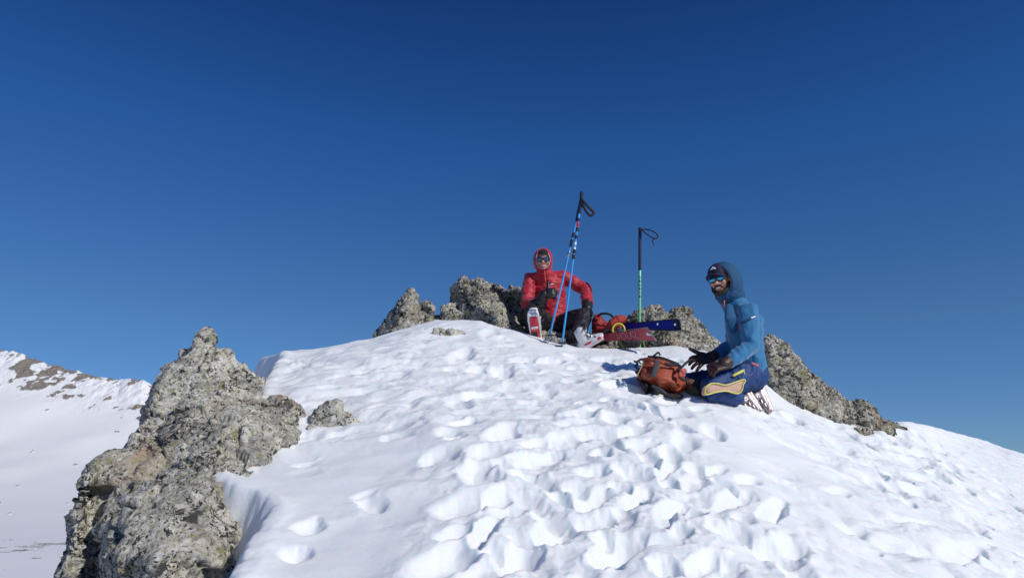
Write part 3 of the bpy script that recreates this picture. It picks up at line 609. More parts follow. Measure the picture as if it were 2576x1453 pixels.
def ski_boot(c, fwd, up, parent, mshell, maccent, cuff_h=.20, k=1.0, msole=None, mbuck=None, label=None, lug=False, patches=()):
    """alpine touring boot: shell, cuff, tongue, sole, buckles, power strap. c = middle of the sole"""
    fr = frame(fwd, up); L = lambda x, y, z: Vector(c)+fr @ Vector((x*k, y*k, z*k))
    g = G(); g.tube([L(0, -.105, .055), L(0, -.03, .065), L(0, .06, .055), L(0, .135, .040)], [(.044*k, .050*k), (.049*k, .058*k), (.052*k, .044*k), (.042*k, .030*k)], 18, ax=fr @ Vector((1, 0, 0)))
    g.box(L(0, .01, .018), (.046*k, .140*k, .018*k), fr)
    b = g.solid('boot', mshell, parent, .005*k, 2)
    if label: b['label'] = label
    g = G(); g.tube([L(0, -.105, -.006), L(0, 0, -.007), L(0, .125, -.004)], [(.034*k, .010*k), (.034*k, .010*k), (.032*k, .010*k)], 16, ax=fr @ Vector((1, 0, 0))); so = g.obj('sole', msole or M['rubber'], b)
    if lug: G().box(L(.004*k, -.055, -.016), (.020*k, .050*k, .006*k), fr, .3).obj('lug', M['rubber'], b); G().box(L(0, .035, -.014), (.026*k, .010*k, .006*k), fr, .3).obj('tread_bar', M['white'], b)
    for q in patches: G().ell(L(*q[:3]), tuple(v*k for v in q[3:6]), fr).obj('shell_panel', M['bootred'], b)
    g = G(); ax = fr @ Vector((1, 0, 0))
    g.tube([L(0, -.055, .09), L(0, -.045, .16), L(0, -.028, .09+cuff_h)], [(.050*k, .058*k), (.050*k, .060*k), (.056*k, .068*k)], 18, ax=ax, cap=1); g.obj('cuff', mshell, b)
    g = G(); g.tube([L(0, .10, .062), L(0, .035, .105), L(0, .022, .17), L(0, .045, .10+cuff_h)], [(.018*k, .008*k), (.030*k, .010*k), (.034*k, .010*k), (.034*k, .010*k)], 12, ax=ax); g.obj('tongue', maccent, b)
    g = G(); g.tube([L(0, .150, .042), L(0, .120, .050)], [(.040*k, .020*k), (.046*k, .026*k)], 14, ax=ax); g.obj('toe_cap', maccent, b)
    for y, z, hw in ((.075, .082, .040), (.032, .112, .042), (.030, .175, .050), (.040, .235, .056)):
        g = G(); g.box(L(0, y+.006, z), (hw*k, .006*k, .010*k), fr @ Matrix.Rotation(.5 if z < .15 else 1.35, 3, 'X')); g.box(L(-hw, y-.004, z), (.006*k, .022*k, .010*k), fr)
        g.obj('buckle', mbuck or M['metal'], b)
    return b
M['bootgrey'] = mat('pale_grey_plastic', (.60, .60, .63), .35, coat=.3, var=.25, vscale=18); M['tealshade'] = mat('teal_chest_shade', (.007, .085, .205), .8, bump=.2, bscale=60)  # second one: fleece teal darkened to paint the shaded chest
# ---- person in red, sitting behind the crest
def add_red():
    root = thing('person', P(1392, 850, 7.45), 'person sitting in a red hooded jacket and black trousers, giving a thumbs up', 'person')
    hc = P(1366, 656, 7.28); fr = frame((-.04, -1, -.12), (0, 0, 1)); k = .98
    sR, sL = P(1332, 703, 7.38), P(1418, 697, 7.40)
    neck = P(1369, 690, 7.36)
    elR, wrR = P(1326, 764, 7.22), P(1359, 762, 6.98)
    elL, wrL = P(1473, 728, 7.38), P(1478, 768, 7.18)
    hipc = P(1392, 815, 7.45); knR, anR = P(1337, 782, 7.0), P(1345, 815, 6.82); knL, anL = P(1470, 794, 7.08), P(1456, 838, 6.80)
    hR, hL = P(1376, 816, 7.42), P(1408, 816, 7.42)
    def limbs(g, f=1.0):
        g.tube([P(1392, 812, 7.45), P(1388, 770, 7.43), P(1380, 716, 7.40), neck], [(.15*f, .11*f), (.135*f, .10*f), (.165*f, .11*f), (.06*f, .06*f)], 20, ax=(1, 0, 0))
        return g
    g = head_parts(hc, fr, k); g.tube([hc+fr @ Vector((0, -.02, -.07)), neck, P(1380, 716, 7.40)], [.055, .058, .07])
    limbs(g, .88)
    for a, b, c in ((sR, elR, wrR), (sL, elL, wrL)): g.tube([P(1378, 705, 7.4), a, b, c], [.07, .048, .038, .028])
    for a, b, c in ((hR, knR, anR), (hL, knL, anL)): g.tube([a, b, c], [.075, .055, .042])
    hnR = P(1382, 738, 6.93); hnL = P(1474, 783, 7.08)
    for w_, h_ in ((wrR, hnR), (wrL, hnL)): g.tube([w_, h_], [.020, .018])
    body = g.solid('body', M['skin'], root, .007, 2)
    # jacket
    g = limbs(G(), 1.12)
    for a, b, c, e in ((sR, elR, P(1352, 765, 7.02), .072), (sL, elL, P(1478, 764, 7.2), .070)):
        g.tube([P(1377, 706, 7.4), a, a.lerp(b, .55), b, c], [.095, .078, .074, e, .058])
    g.tube([P(1378, 708, 7.38), P(1370, 686, 7.33)], [.11, .088])
    g.tube([P(1392, 806, 7.43), P(1392, 818, 7.44)], [(.165, .125), (.15, .12)], 20, ax=(1, 0, 0))
    jk = cloth(.010, .12, 5, (1, 1, 1.9))
    jac = g.solid('jacket', M['red'], root, .008, 5, lambda co, nr: jk(co, nr)+.003*np.sin(co[:, 2]*2*math.pi/.085)*np.clip(1-np.abs(nr[:, 2])*1.5, 0, 1))
    ho, rim = hood('hood', hc+fr @ Vector((0, -.012, .004)), fr, (.106, .118, .142), .82, M['red'], root, .88, -.01, 1.0)
    ring_tube('hood_binding', rim, .0065, M['grey_rim'], ho)
    G().tube([P(1369.5, 681, 7.20), P(1371, 700, 7.235), P(1374, 716, 7.255)], [.006, .006, .005], 8).obj('zip', M['redtrim'], jac)
    G().tube([P(1386, 715, 7.245), P(1393, 714, 7.25)], [.006, .005], 8).obj('chest_logo', M['white2'], jac)
    # knitted hat under the hood
    g = G(); g.ell(hc+fr @ Vector((0, -.008, .036)), (.083, .104, .092), fr)
    V2 = [v for v in g.V]; hat = [v for v in V2]
    gg = G()
    n_u, n_v = 18, 12
    for j in range(0, 6):
        for i in range(n_u): gg.F.append((j*n_u+i, (j+1)*n_u+i, (j+1)*n_u+(i+1) % n_u, j*n_u+(i+1) % n_u))
    tilt = fr @ Matrix.Rotation(.12, 3, 'X')
    g3 = G(); g3.ell(hc+fr @ Vector((0, -.008, .044)), (.084, .103, .088), tilt); gg.V = g3.V
    link('hat', gg.V, gg.F, M['hat'], root)
    glasses('sunglasses', hc, fr, M['lens_dark'], M['frame'], root, k*1.12)
    G().tube([hc+fr @ Vector((-.018, .094, -.073)), hc+fr @ Vector((0, .099, -.074)), hc+fr @ Vector((.018, .094, -.073))], [.004, .006, .004], 8).obj('mouth', M['lip'], root)
    # trousers
    g = G(); g.tube([P(1392, 806, 7.45), P(1393, 832, 7.45)], [(.150, .125), (.165, .15)], 20, ax=(1, 0, 0))
    for a, b, c, m_ in ((hR, knR, anR, 0), (hL, knL, anL, 1)): g.tube([a, a.lerp(b, .5), b, b.lerp(c, .55), c], [.105, .100, .082, .072, .070])
    g.tube([P(1318, 800, 7.25), P(1345, 800, 7.05)], [.07, .07])
    tr = g.solid('trousers', M['black'], root, .008, 4, cloth(.012, .08, 8))
    # thumbs-up glove, fingers curled, thumb up
    g = G(); fa = frame((1, -.25, -.05), (0, -.95, .3))     # fingers point right, back of hand to the viewer's left/up
    fr2 = frame((1, -.35, .02), (-.25, -.93, .15))
    gl_c = P(1380, 738, 6.93)
    W = lambda x, y, z: gl_c+fr2 @ Vector((x, y, z))
    g.tube([W(0, -.05, 0), W(0, .005, 0), W(0, .035, -.004)], [(.040, .036), (.052, .034), (.050, .030)], 14, ax=fr2 @ Vector((1, 0, 0)))
    up_is = 1 if (fr2 @ Vector((1, 0, 0))).z > 0 else -1
    for i in range(4):
        x = up_is*(.038-.026*i); L_ = (.062, .066, .062, .054)[i]
        p = [(x, .030, .004), (x, .030+L_*.55, -.006), (x, .030+L_*.62, -.034), (x, .030+L_*.15, -.046)]
        g.tube([W(*q) for q in p], [.0155, .0155, .0145, .013], 10)
    g.tube([W(up_is*.038, -.015, -.005), W(up_is*.068, -.004, -.006), W(up_is*.098, -.008, -.006), W(up_is*.128, -.014, -.006)], [.024, .021, .019, .016], 12)
    g1 = g.solid('glove', M['glove'], root, .0045, 2)
    g = G(); g.tube([P(1345, 768, 7.04), P(1362, 761, 6.98), W(0, -.045, 0)], [.064, .062, .045], 16); g.solid('gauntlet', M['glove'], g1, .006, 2, cloth(.006, .05, 3))
    # left glove resting on the thigh
    g = G(); f3 = frame((-.35, -.75, -.55), (-.1, -.5, .85)); hand(g, wrL, P(1474, 782, 7.08), f3, 1.0, .45, [(.030, -.02, 0), (.055, .01, -.006), (.068, .035, -.012), (.070, .058, -.016)] if False else [(-.030, -.02, 0), (-.055, .01, -.006), (-.066, .035, -.012), (-.068, .055, -.016)], 1.12)
    g2 = g.solid('glove', M['glove'], root, .0045, 2)
    g = G(); g.tube([P(1478, 764, 7.2), P(1476, 778, 7.13)], [.060, .052], 16); g.solid('gauntlet', M['glove'], g2, .006, 2, cloth(.004, .05, 4))
    # boots
    ski_boot(P(1346, 830, 6.66), (-.12, -.74, .66), (-.02, .64, .74), root, M['white'], M['white'], .12, 1.22, msole=M['bootred'], mbuck=M['rubber'], lug=True)
    G().tube([P(1334, 806, 6.72), P(1344, 801, 6.70), P(1356, 804, 6.72)], [.012, .016, .012], 10).solid('boot_buckle_strap', M['white'], root, .004, 1)
    ski_boot(P(1489, 866, 6.52), (.80, -.30, .42), (-.80, -.35, .42), root, M['bootgrey'], M['white'], .12, .84, msole=M['bootred'], mbuck=M['rubber'], patches=((.035, .11, .045, .020, .030, .018), (.047, -.02, .06, .010, .05, .014), (-.030, .12, .04, .018, .02, .016)))
    G().tube([P(1450, 846, 6.62), P(1460, 838, 6.60), P(1470, 836, 6.62)], [.016, .020, .016], 10).obj('power_strap', M['rubber'], root)
    G().ell(P(1463, 853, 6.52), (.045, .012, .020), frame((0, -1, 0), (-.5, 0, .8))).obj('boot_side_panel', M['packgrey'], root)
    return root
add_red()
# ---- person in blue, kneeling at the right
def add_blue():
    root = thing('person', P(1850, 1015, 5.2), 'bearded person kneeling in a blue hooded top, navy cap and mirrored sunglasses', 'person')
    hc = P(1812, 704, 5.22); fr = frame((-.58, -.80, -.13), (-.13, 0, 1)); k = .96
    pel = P(1881, 940, 5.32); wai = P(1878, 880, 5.32); che = P(1872, 812, 5.30); neck = P(1841, 752, 5.27)
    sN, eN, wN = P(1882, 782, 5.14), P(1889, 872, 5.06), P(1835, 908, 5.0)
    sF, eF, wF = P(1852, 786, 5.46), P(1846, 868, 5.50), P(1796, 896, 5.40)
    hN, kN, aN = P(1876, 944, 5.22), P(1788, 972, 5.02), P(1858, 1000, 5.08)
    hF, kF, aF = P(1872, 944, 5.42), P(1738, 962, 5.42), P(1840, 996, 5.45)
    axd = Vector((.25, -.97, 0))
    def torso(g, f):
        return g.tube([pel, wai, che, neck], [(.155*f, .115*f), (.145*f, .098*f), (.170*f, .112*f), (.058*f, .058*f)], 20, ax=axd)
    g = head_parts(hc, fr, k); g.tube([hc+fr @ Vector((0, -.03, -.06)), neck, che], [.055, .06, .075]); torso(g, .85)
    for a, b, c in ((sN, eN, wN), (sF, eF, wF)): g.tube([che+Vector((0, 0, .08)), a, b, c], [.07, .048, .040, .029])
    for a, b, c in ((hN, kN, aN), (hF, kF, aF)): g.tube([a, b, c], [.078, .056, .042])
    pN, pF = P(1812, 922, 4.96), P(1773, 901, 5.33)
    for w_, h_ in ((wN, pN), (wF, pF)): g.tube([w_, h_], [.020, .018])
    g.solid('body', M['skin'], root, .007, 2)
    # top
    g = torso(G(), 1.06); g.tube([che+Vector((-.01, 0, .05)), neck+Vector((-.01, 0, .0))], [(.12, .10), (.085, .082)], 18, ax=axd)
    g.tube([wai, P(1882, 925, 5.32)], [(.15, .108), (.155, .125)], 20, ax=axd)
    for a, b, c in ((sN, eN, P(1830, 911, 4.99)), (sF, eF, P(1800, 893, 5.41))): g.tube([che+Vector((0, 0, .06)), a, a.lerp(b, .5), b, b.lerp(c, .5), c], [.09, .074, .070, .062, .056, .046])
    jc = cloth(.010, .10, 12, (1, 1, .8))
    top = g.solid('fleece_top', M['teal'], root, .007, 12, jc)
    # chest shade painted as a darker teal piece, shoulder seam, sleeve stripe, back seam
    g = G(); g.tube([P(1834, 768, 5.13), P(1838, 800, 5.11), P(1846, 835, 5.15)], [(.030, .016), (.046, .018), (.03, .014)], 20, ax=(1, .2, 0)); g.solid('chest_shade', M['tealshade'], top, .005, 10)
    g = G(); g.tube([P(1864, 812, 5.055), P(1876, 806, 5.04), P(1890, 799, 5.045), P(1901, 795, 5.075)], [.006, .0075, .0075, .005], 8); g.obj('sleeve_stripe', M['tealdk'], top)
    G().tube([P(1890, 799, 5.038), P(1899, 796, 5.06)], [.0055, .0055], 8).obj('sleeve_print', M['white2'], top)
    G().tube([P(1861, 815, 5.10), P(1863, 826, 5.10), P(1865, 835, 5.105)], [.005, .006, .004], 8).obj('pocket_zip', M['redtrim'], top)
    G().tube([P(1822, 756, 5.165), P(1822, 765, 5.155), P(1821, 772, 5.16)], [.005, .005, .004], 8).obj('zip', M['redtrim'], top)
    # hood
    fh = frame((-.78, -.60, -.20), (-.10, 0, 1))
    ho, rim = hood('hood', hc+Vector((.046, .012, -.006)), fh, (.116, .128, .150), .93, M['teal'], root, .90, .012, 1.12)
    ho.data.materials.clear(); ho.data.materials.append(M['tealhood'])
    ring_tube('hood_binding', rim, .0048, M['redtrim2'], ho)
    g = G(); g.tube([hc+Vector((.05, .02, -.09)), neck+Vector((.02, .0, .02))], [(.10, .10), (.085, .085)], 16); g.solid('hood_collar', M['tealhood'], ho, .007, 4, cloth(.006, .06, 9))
    # cap with brim
    gg = G(); tilt = fr @ Matrix.Rotation(-.05, 3, 'X'); g3 = G(); g3.ell(hc+fr @ Vector((0, -.002, .034)), (.087, .106, .098), tilt, 24, 14); n_u = 24
    gg.V = g3.V; gg.F = [(j*n_u+i, (j+1)*n_u+i, (j+1)*n_u+(i+1) % n_u, j*n_u+(i+1) % n_u) for j in range(7) for i in range(n_u)]
    cap = link('cap', gg.V, gg.F, M['navy'], root)
    V_ = []; F_ = []; n = 14
    for lay in (0, 1):
        for j in range(4):
            for i in range(n+1):
                a = math.pi*(i/n); rr2 = 1+.0*j; x = .080*math.cos(a)*(1-.04*j); y = .058*math.sin(a)**.7+.066*j/3*1.45*math.sin(a)**.6+.036
                z = .040-.012*(j/3)-.028*(x/.08)**2+(.004 if lay == 0 else 0)
                V_.append(hc+fr @ Vector((x, y, z)))
    m_ = 4*(n+1)
    for lay in (0, 1):
        for j in range(3):
            for i in range(n): q = [lay*m_+j*(n+1)+i, lay*m_+j*(n+1)+i+1, lay*m_+(j+1)*(n+1)+i+1, lay*m_+(j+1)*(n+1)+i]; F_.append(q)
    for i in range(n): F_.append([3*(n+1)+i, 3*(n+1)+i+1, m_+3*(n+1)+i+1, m_+3*(n+1)+i])
    link('brim', V_, F_, M['navy'], cap)
    g = G(); g.tube([hc+fr @ Vector((-.014, .105, .078)), hc+fr @ Vector((0, .108, .086)), hc+fr @ Vector((.016, .103, .078))], [.006, .010, .006], 8); g.obj('cap_emblem', M['white2'], cap)
    glasses('sunglasses', hc, fr, M['lens_blue'], M['frame'], root, k*1.05, .028, .021)
    # beard and moustache
    g = G(); Lh = lambda x, y, z: hc+fr @ Vector((x*k, y*k, z*k))
    g.tube([Lh(-.066, .018, -.035), Lh(-.058, .045, -.078), Lh(-.03, .072, -.106), Lh(0, .080, -.112), Lh(.03, .072, -.106), Lh(.058, .045, -.078), Lh(.066, .018, -.035)], [.009, .014, .018, .020, .018, .014, .009], 12)
    g.tube([Lh(-.036, .079, -.072), Lh(-.018, .096, -.054), Lh(0, .100, -.051), Lh(.018, .096, -.054), Lh(.036, .079, -.072)], [.007, .0075, .006, .0075, .007], 10)
    g.solid('beard', M['beard'], root, .0035, 1)
    G().tube([Lh(-.019, .093, -.070), Lh(0, .101, -.0725), Lh(.019, .093, -.070)], [.0045, .007, .0045], 8).obj('mouth', M['lip'], root)
    G().tube([Lh(-.013, .100, -.0690), Lh(0, .1065, -.0705), Lh(.013, .100, -.0690)], [.0022, .003, .0022], 8).obj('teeth', M['white2'], root)
    # trousers
    g = G(); g.tube([P(1881, 915, 5.32), P(1883, 945, 5.32)], [(.145, .112), (.165, .135)], 20, ax=axd)
    g.tube([hN, hN.lerp(kN, .5), kN], [.112, .098, .075]); g.tube([hF, hF.lerp(kF, .5), kF], [.105, .090, .072])
    g.tube([kN+Vector((0, 0, -.045)), aN.lerp(kN, .5)+Vector((0, 0, -.01)), aN+Vector((-.02, 0, 0))], [.066, .064, .058]); g.tube([kF+Vector((0, 0, -.04)), aF], [.064, .055])
    tr = g.solid('trousers', M['bluetr'], root, .007, 4, cloth(.011, .075, 21))
    G().tube([P(1890, 914, 5.15), P(1904, 919, 5.16), P(1918, 929, 5.22)], [(.006, .010), (.006, .013), (.006, .010)], 10, ax=(0, 1, 0)).obj('waistband', M['redtrim'], tr)
    # open side zip showing beige lining, yellow piping
    out = [(1773, 985), (1778, 971), (1790, 964), (1806, 964), (1824, 968), (1846, 962), (1866, 955), (1875, 956), (1869, 968), (1867, 980), (1858, 989), (1846, 988), (1828, 983), (1806, 985), (1790, 989), (1777, 992)]
    Yz = lambda x, y: 4.862+.125*((x-1773)/100)+.0008*max(0, y-975)
    g = G(); V_ = cat([P(x, y, Yz(x, y)) for x, y in out], 3, True); c0 = sum(V_, Vector())/len(V_); n = len(V_)
    V2 = V_+[v.lerp(c0, .35)+Vector((0, .006, 0)) for v in V_]+[c0+Vector((0, .004, 0))]+[v+Vector((0, .09, 0)) for v in V_]
    F_ = [(i, (i+1) % n, n+(i+1) % n, n+i) for i in range(n)]+[(n+i, n+(i+1) % n, 2*n) for i in range(n)]+[(i, 2*n+1+i, 2*n+1+(i+1) % n, (i+1) % n) for i in range(n)]+[tuple(2*n+1+i for i in range(n))]
    lin = link('lining', V2, F_, M['beige'], tr)
    ring_tube('zip_piping', [v+Vector((0, -.003, 0)) for v in V_], .0044, M['yellow'], lin)
    G().tube([P(1845, 944, 5.0), P(1857, 938, 5.005), P(1868, 932, 5.02)], [.0095, .010, .009], 8).obj('pocket_zip', M['yellow'], tr)
    G().tube([P(1871, 928, 5.03), P(1873, 940, 5.03)], [.004, .004], 8).obj('zip_puller', M['yellow'], tr)
    # gloves: near hand resting on the thigh, far hand open with spread fingers
    g = G(); f1 = frame((-.90, -.18, -.25), (-.1, -.65, .75)); hand(g, wN, P(1811, 921, 4.965), f1, .8, .85, [(.03, -.02, 0), (.052, .012, -.006), (.060, .040, -.012), (.058, .062, -.018)], 1.0)
    g1 = g.solid('glove', M['gloveb'], root, .0045, 2)
    g = G(); g.tube([P(1832, 910, 4.99), P(1820, 916, 4.97)], [.046, .044], 14); g.obj('glove_cuff', M['gloveb'], g1)
    g = G(); f2 = frame((-.88, -.30, -.20), (-.10, -.75, .62)); hand(g, wF, P(1774, 902, 5.33), f2, 2.3, [.35, .45, .5, .6], [(-.03 if (f2 @ Vector((1, 0, 0))).z < 0 else .03, -.02, 0)]+[((-1 if (f2 @ Vector((1, 0, 0))).z < 0 else 1)*q, y_, z_) for q, y_, z_ in ((.055, .012, .004), (.078, .034, .01), (.098, .050, .014))], 1.22)
    g2 = g.solid('glove', M['gloveb'], root, .0045, 2)
    g = G(); g.tube([P(1798, 894, 5.40), P(1786, 898, 5.36)], [.044, .042], 14); g.obj('glove_cuff', M['gloveb'], g2)
    # silver boots, toes pressed into the snow behind
    ski_boot(P(1898, 1005, 5.22), (.38, -.18, -.84), (-.90, -.22, -.30), root, M['silver'], M['silver'], .04, .62, msole=M['silver'], mbuck=M['silver'])
    ski_boot(P(1930, 1004, 5.32), (.20, -.25, -.94), (-.92, -.30, -.15), root, M['silver'], M['silver'], .05, .66, msole=M['silver'], mbuck=M['silver'])
    return root
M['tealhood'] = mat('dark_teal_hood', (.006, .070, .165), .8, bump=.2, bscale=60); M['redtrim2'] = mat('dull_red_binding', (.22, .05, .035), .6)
add_blue()
# ------------------------------------------------------------------ gear
def loop_strap(name, pts, wd, m, parent, th=.013):
    pts = cat(pts); g = G(); g.tube(pts, [(wd, th)]*len(pts), 8, ax=(0, 1, 0), cap=1); return g.obj(name, m, parent)
def pole(base, top, label, lean_grip=True, ring=False):
    root = thing('trekking_pole', base, label, 'trekking pole', 'blue trekking poles stuck in the snow crest')
    d = (top-base); at = lambda t: base+d*t
    G().tube([at(-.03), at(.015)], [.004, .006], 10).obj('tip', M['metal'], root)
    g = G(); g.ell(at(.028), (.045, .045, .006), None, 16, 8); g.obj('basket', M['rubber'], root)
    G().tube([at(.02), at(.30), at(.60)], [.0092, .0092, .0092], 12).obj('lower_shaft', M['polebl'], root)
    G().tube([at(.58), at(.90)], [.0105, .0105], 12).obj('upper_shaft', M['polebl'], root)
    return root, at
bA, tA = P(1413, 874, 6.28), P(1464, 484, 6.22)
r1, at1 = pole(bA, tA, 'right blue trekking pole of the crossed pair, black wrist loop at its top')
G().tube([at1(.86), at1(.90), at1(.96), at1(.995)], [.013, .016, .015, .019], 14).obj('grip', M['poled'], r1)
G().tube([at1(.925)+Vector((.012, -.012, 0)), at1(.955)+Vector((.012, -.012, 0))], [.009, .009], 8).obj('grip_inlay', M['white2'], r1)
loop_strap('wrist_strap', [P(1461, 496, 6.21), P(1470, 508, 6.2), P(1482, 522, 6.2), P(1493, 533, 6.21), P(1492, 539, 6.21), P(1484, 542, 6.21), P(1474, 530, 6.21), P(1466, 515, 6.21), P(1462, 502, 6.21)], .012, M['darkweb'], r1)
for t, m_, h in ((.565, 'rubber', .020), (.60, 'rubber', .018), (.655, 'white2', .012), (.625, 'white2', .010), (.695, 'poled', .016), (.745, 'rubber', .018), (.775, 'bootred', .022), (.81, 'poled', .014)):
    G().tube([at1(t)-d_ if False else at1(t), at1(t+h)], [.0135 if m_ != 'white2' else .0115]*2, 12).obj('lever_lock' if m_ in ('rubber', 'poled') else 'shaft_print', M[m_], r1)
r2, at2 = pole(P(1381, 853, 6.40), P(1461, 508, 6.26), 'left blue trekking pole of the crossed pair, leaning against the other one')
G().tube([at2(.86), at2(.92), at2(.995)], [.013, .015, .017], 14).obj('grip', M['poled'], r2)
for t, m_, h in ((.60, 'metal', .03), (.67, 'poled', .05), (.74, 'poled', .03)): G().tube([at2(t), at2(t+h)], [.0125]*2, 12).obj('lever_lock', M[m_], r2)
# green pole
gb, gtp = P(1608.8, 846, 6.93), P(1610, 575, 6.93)
r3 = thing('green_pole', gb, 'upright pole with green lower shaft, long dark grip and thin wrist cord behind the skis', 'ski pole')
at3 = lambda t: gb+(gtp-gb)*t
G().tube([at3(-.1), at3(.61)], [.0145, .0145], 14).obj('shaft', M['green'], r3)
G().tube([at3(.605), at3(.995)], [.0155, .0165], 14).obj('grip', M['poled'], r3)
G().tube([at3(.985), at3(1.0)], [.018, .018], 12).obj('grip_cap', M['rubber'], r3)
g = G(); cp_ = cat([P(1612, 577, 6.9), P(1628, 577, 6.88), P(1645, 583, 6.86), P(1655, 593, 6.86), P(1650, 600, 6.86), P(1640, 597, 6.87), P(1626, 588, 6.88), P(1613, 578, 6.9)]); g.tube(cp_, [(.008, .007)]*len(cp_), 8, ax=(0, 1, 0), cap=1)
g.tube([P(1646, 599, 6.86), P(1641, 606, 6.86), P(1645, 617, 6.86)], [.006, .006, .004], 8); g.obj('wrist_cord', M['darkweb'], r3)
for i, t in enumerate((.535, .50, .465, .43, .395, .36)):
    g = G(); p = at3(t)+Vector((-.002, -.0142, 0)); g.box(p, (.007, .0016, .010), None, .3)
    g.box(p+Vector((.0, 0, .013)), (.004, .0016, .004), None, .3); g.obj('shaft_print', M['poled'] if i % 2 else M['green_dk'], r3)
# skis: near end (tip) towards the camera, far end hidden behind the red pack; bases turned to the camera
def ski(name, label, top_near, bot_near, top_far, bot_far, m_base, m_edge, nose, w_ratio=.0, rim=0.0):
    root = thing(name, (top_near+bot_near)/2, label, 'ski')
    u0, l0, u1, l1 = top_near, bot_near, top_far, bot_far
    n = 30; V_ = []; fr_pts = []
    nrm = ((u1-u0).cross(l0-u0)).normalized()
    if nrm.y > 0: nrm = -nrm            # towards the camera
    for i in range(n+1):
        t = i/n; a = u0.lerp(u1, t); b = l0.lerp(l1, t); c = (a+b)/2; h = (a-b)/2
        wq = 1-.20*math.sin(math.pi*min(1, t*1.1))        # waist
        sk = nose(t); fr_pts.append((c+h*wq*sk[0], c-h*wq*sk[1]))
    def slab(ins, off, th):
        V_ = []; F_ = []
        for i, (a, b) in enumerate(fr_pts):
            t = i/n; c = (a+b)/2; a2 = c+(a-c)*ins; b2 = c+(b-c)*ins
            for o_ in (off, off-th): V_ += [a2+nrm*o_, b2+nrm*o_]
        for i in range(n):
            q = 4*i; r_ = q+4
            F_ += [(q, q+1, r_+1, r_), (q+2, r_+2, r_+3, q+3), (q, r_, r_+2, q+2), (q+1, q+3, r_+3, r_+1)]
        F_ += [(0, 2, 3, 1), (4*n, 4*n+1, 4*n+3, 4*n+2)]
        return V_, F_
    V_, F_ = slab(1, 0, .012); b = link('core', V_, F_, m_edge, root, False)
    st = int(n*.0)
    V_, F_ = slab(1-rim, .0022, .002)
    if rim:                      # base sheet ends short of the tip
        k = 2 if rim > .1 else 0; V_ = V_[4*k:]; m2 = n-k; F_ = []
        for i in range(m2):
            q = 4*i; r_ = q+4; F_ += [(q, q+1, r_+1, r_), (q+2, r_+2, r_+3, q+3), (q, r_, r_+2, q+2), (q+1, q+3, r_+3, r_+1)]
        F_ += [(0, 2, 3, 1), (4*m2, 4*m2+1, 4*m2+3, 4*m2+2)]
    base = link('base', V_, F_, m_base, root, False)
    return root, base, nrm
def text_on(txt, o, ux, uy, size, m, parent, name='lettering', shear=0, extr=.0006):
    cu = bpy.data.curves.new('t', 'FONT'); cu.body = txt; cu.size = size; cu.extrude = extr; cu.shear = shear; cu.align_x = 'CENTER'; cu.align_y = 'CENTER'; cu.offset = .0012
    t = bpy.data.objects.new('t', cu); COL.objects.link(t); dg = bpy.context.evaluated_depsgraph_get()
    me = bpy.data.meshes.new_from_object(t.evaluated_get(dg)); bpy.data.objects.remove(t)
    ux = ux.normalized(); nz = ux.cross(uy).normalized(); uy = nz.cross(ux)
    for v in me.vertices: c = v.co.copy(); v.co = o+ux*c.x+uy*c.y+nz*c.z
    return linkmesh(name, me, m, parent, False)
red_nose = lambda t: (1, 1)
tn, bn, tf, bf = P(1627, 823, 6.22), P(1651, 857, 6.17), P(1470, 844, 7.0), P(1470, 860, 7.0)
sr, sb, nr_ = ski('ski', 'red ski with pale lettering on its base, lying before the blue ski', tn, bn, tf, bf, M['skired'], M['skiblack'], red_nose, rim=.04)
uy_ = (tn-bn); ux_ = (tn-tf).normalized()
mid = lambda t, v: (tn.lerp(tf, t)).lerp(bn.lerp(bf, t), v)
text_on('VOLKL', mid(.33, .52)+nr_*.0045, ux_, uy_, .10, M['skilet'], sb, 'lettering', .0)
g = G(); a0 = mid(.045, .34)+nr_*.004; g.add([a0, a0+(bn-tn)*.26+ux_*.045, a0+(bn-tn)*.22-ux_*.02, a0+nr_*.001, a0+(bn-tn)*.26+ux_*.045+nr_*.001, a0+(bn-tn)*.22-ux_*.02+nr_*.001], [(0, 1, 2), (3, 5, 4), (0, 3, 4, 1), (1, 4, 5, 2), (2, 5, 3, 0)]); g.obj('tip_mark', M['white2'], sb, False)
g = G(); g.tube([tn, mid(.0, .5), bn], [.004]*3, 8); g.tube([tn, mid(.25, 0), mid(.5, 0)], [.0035, .003, .003], 8); g.obj('steel_edge', M['metal_dull'], sr)
blue_nose = lambda t: (min(1, .72+.28*math.sqrt(t/.05)) if t < .05 else 1, min(1, .80+.2*math.sqrt(t/.05)) if t < .05 else 1)
tn2, bn2, tf2, bf2 = P(1708, 799, 6.40), P(1714, 833, 6.37), P(1500, 815, 7.15), P(1500, 831, 7.15)
sbl, sbb, nb_ = ski('ski', 'dark blue ski with a black rim, lying behind the red ski', tn2, bn2, tf2, bf2, M['skiblue'], M['skiblack'], blue_nose, rim=.26)
mid2 = lambda t, v: (tn2.lerp(tf2, t)).lerp(bn2.lerp(bf2, t), v)
for t, v in ((.05, .5), (.24, .42)):
    p = mid2(t, v)+nb_*.004; g = G(); g.box(p, (.009, .0015, .009), None, .3); g.box(p+Vector((.008, 0, -.006)), (.005, .0015, .006), None, .3); g.obj('base_mark', M['white2'], sbb)
sbl['group'] = sr['group'] = 'skis laid on the summit beside the red pack'
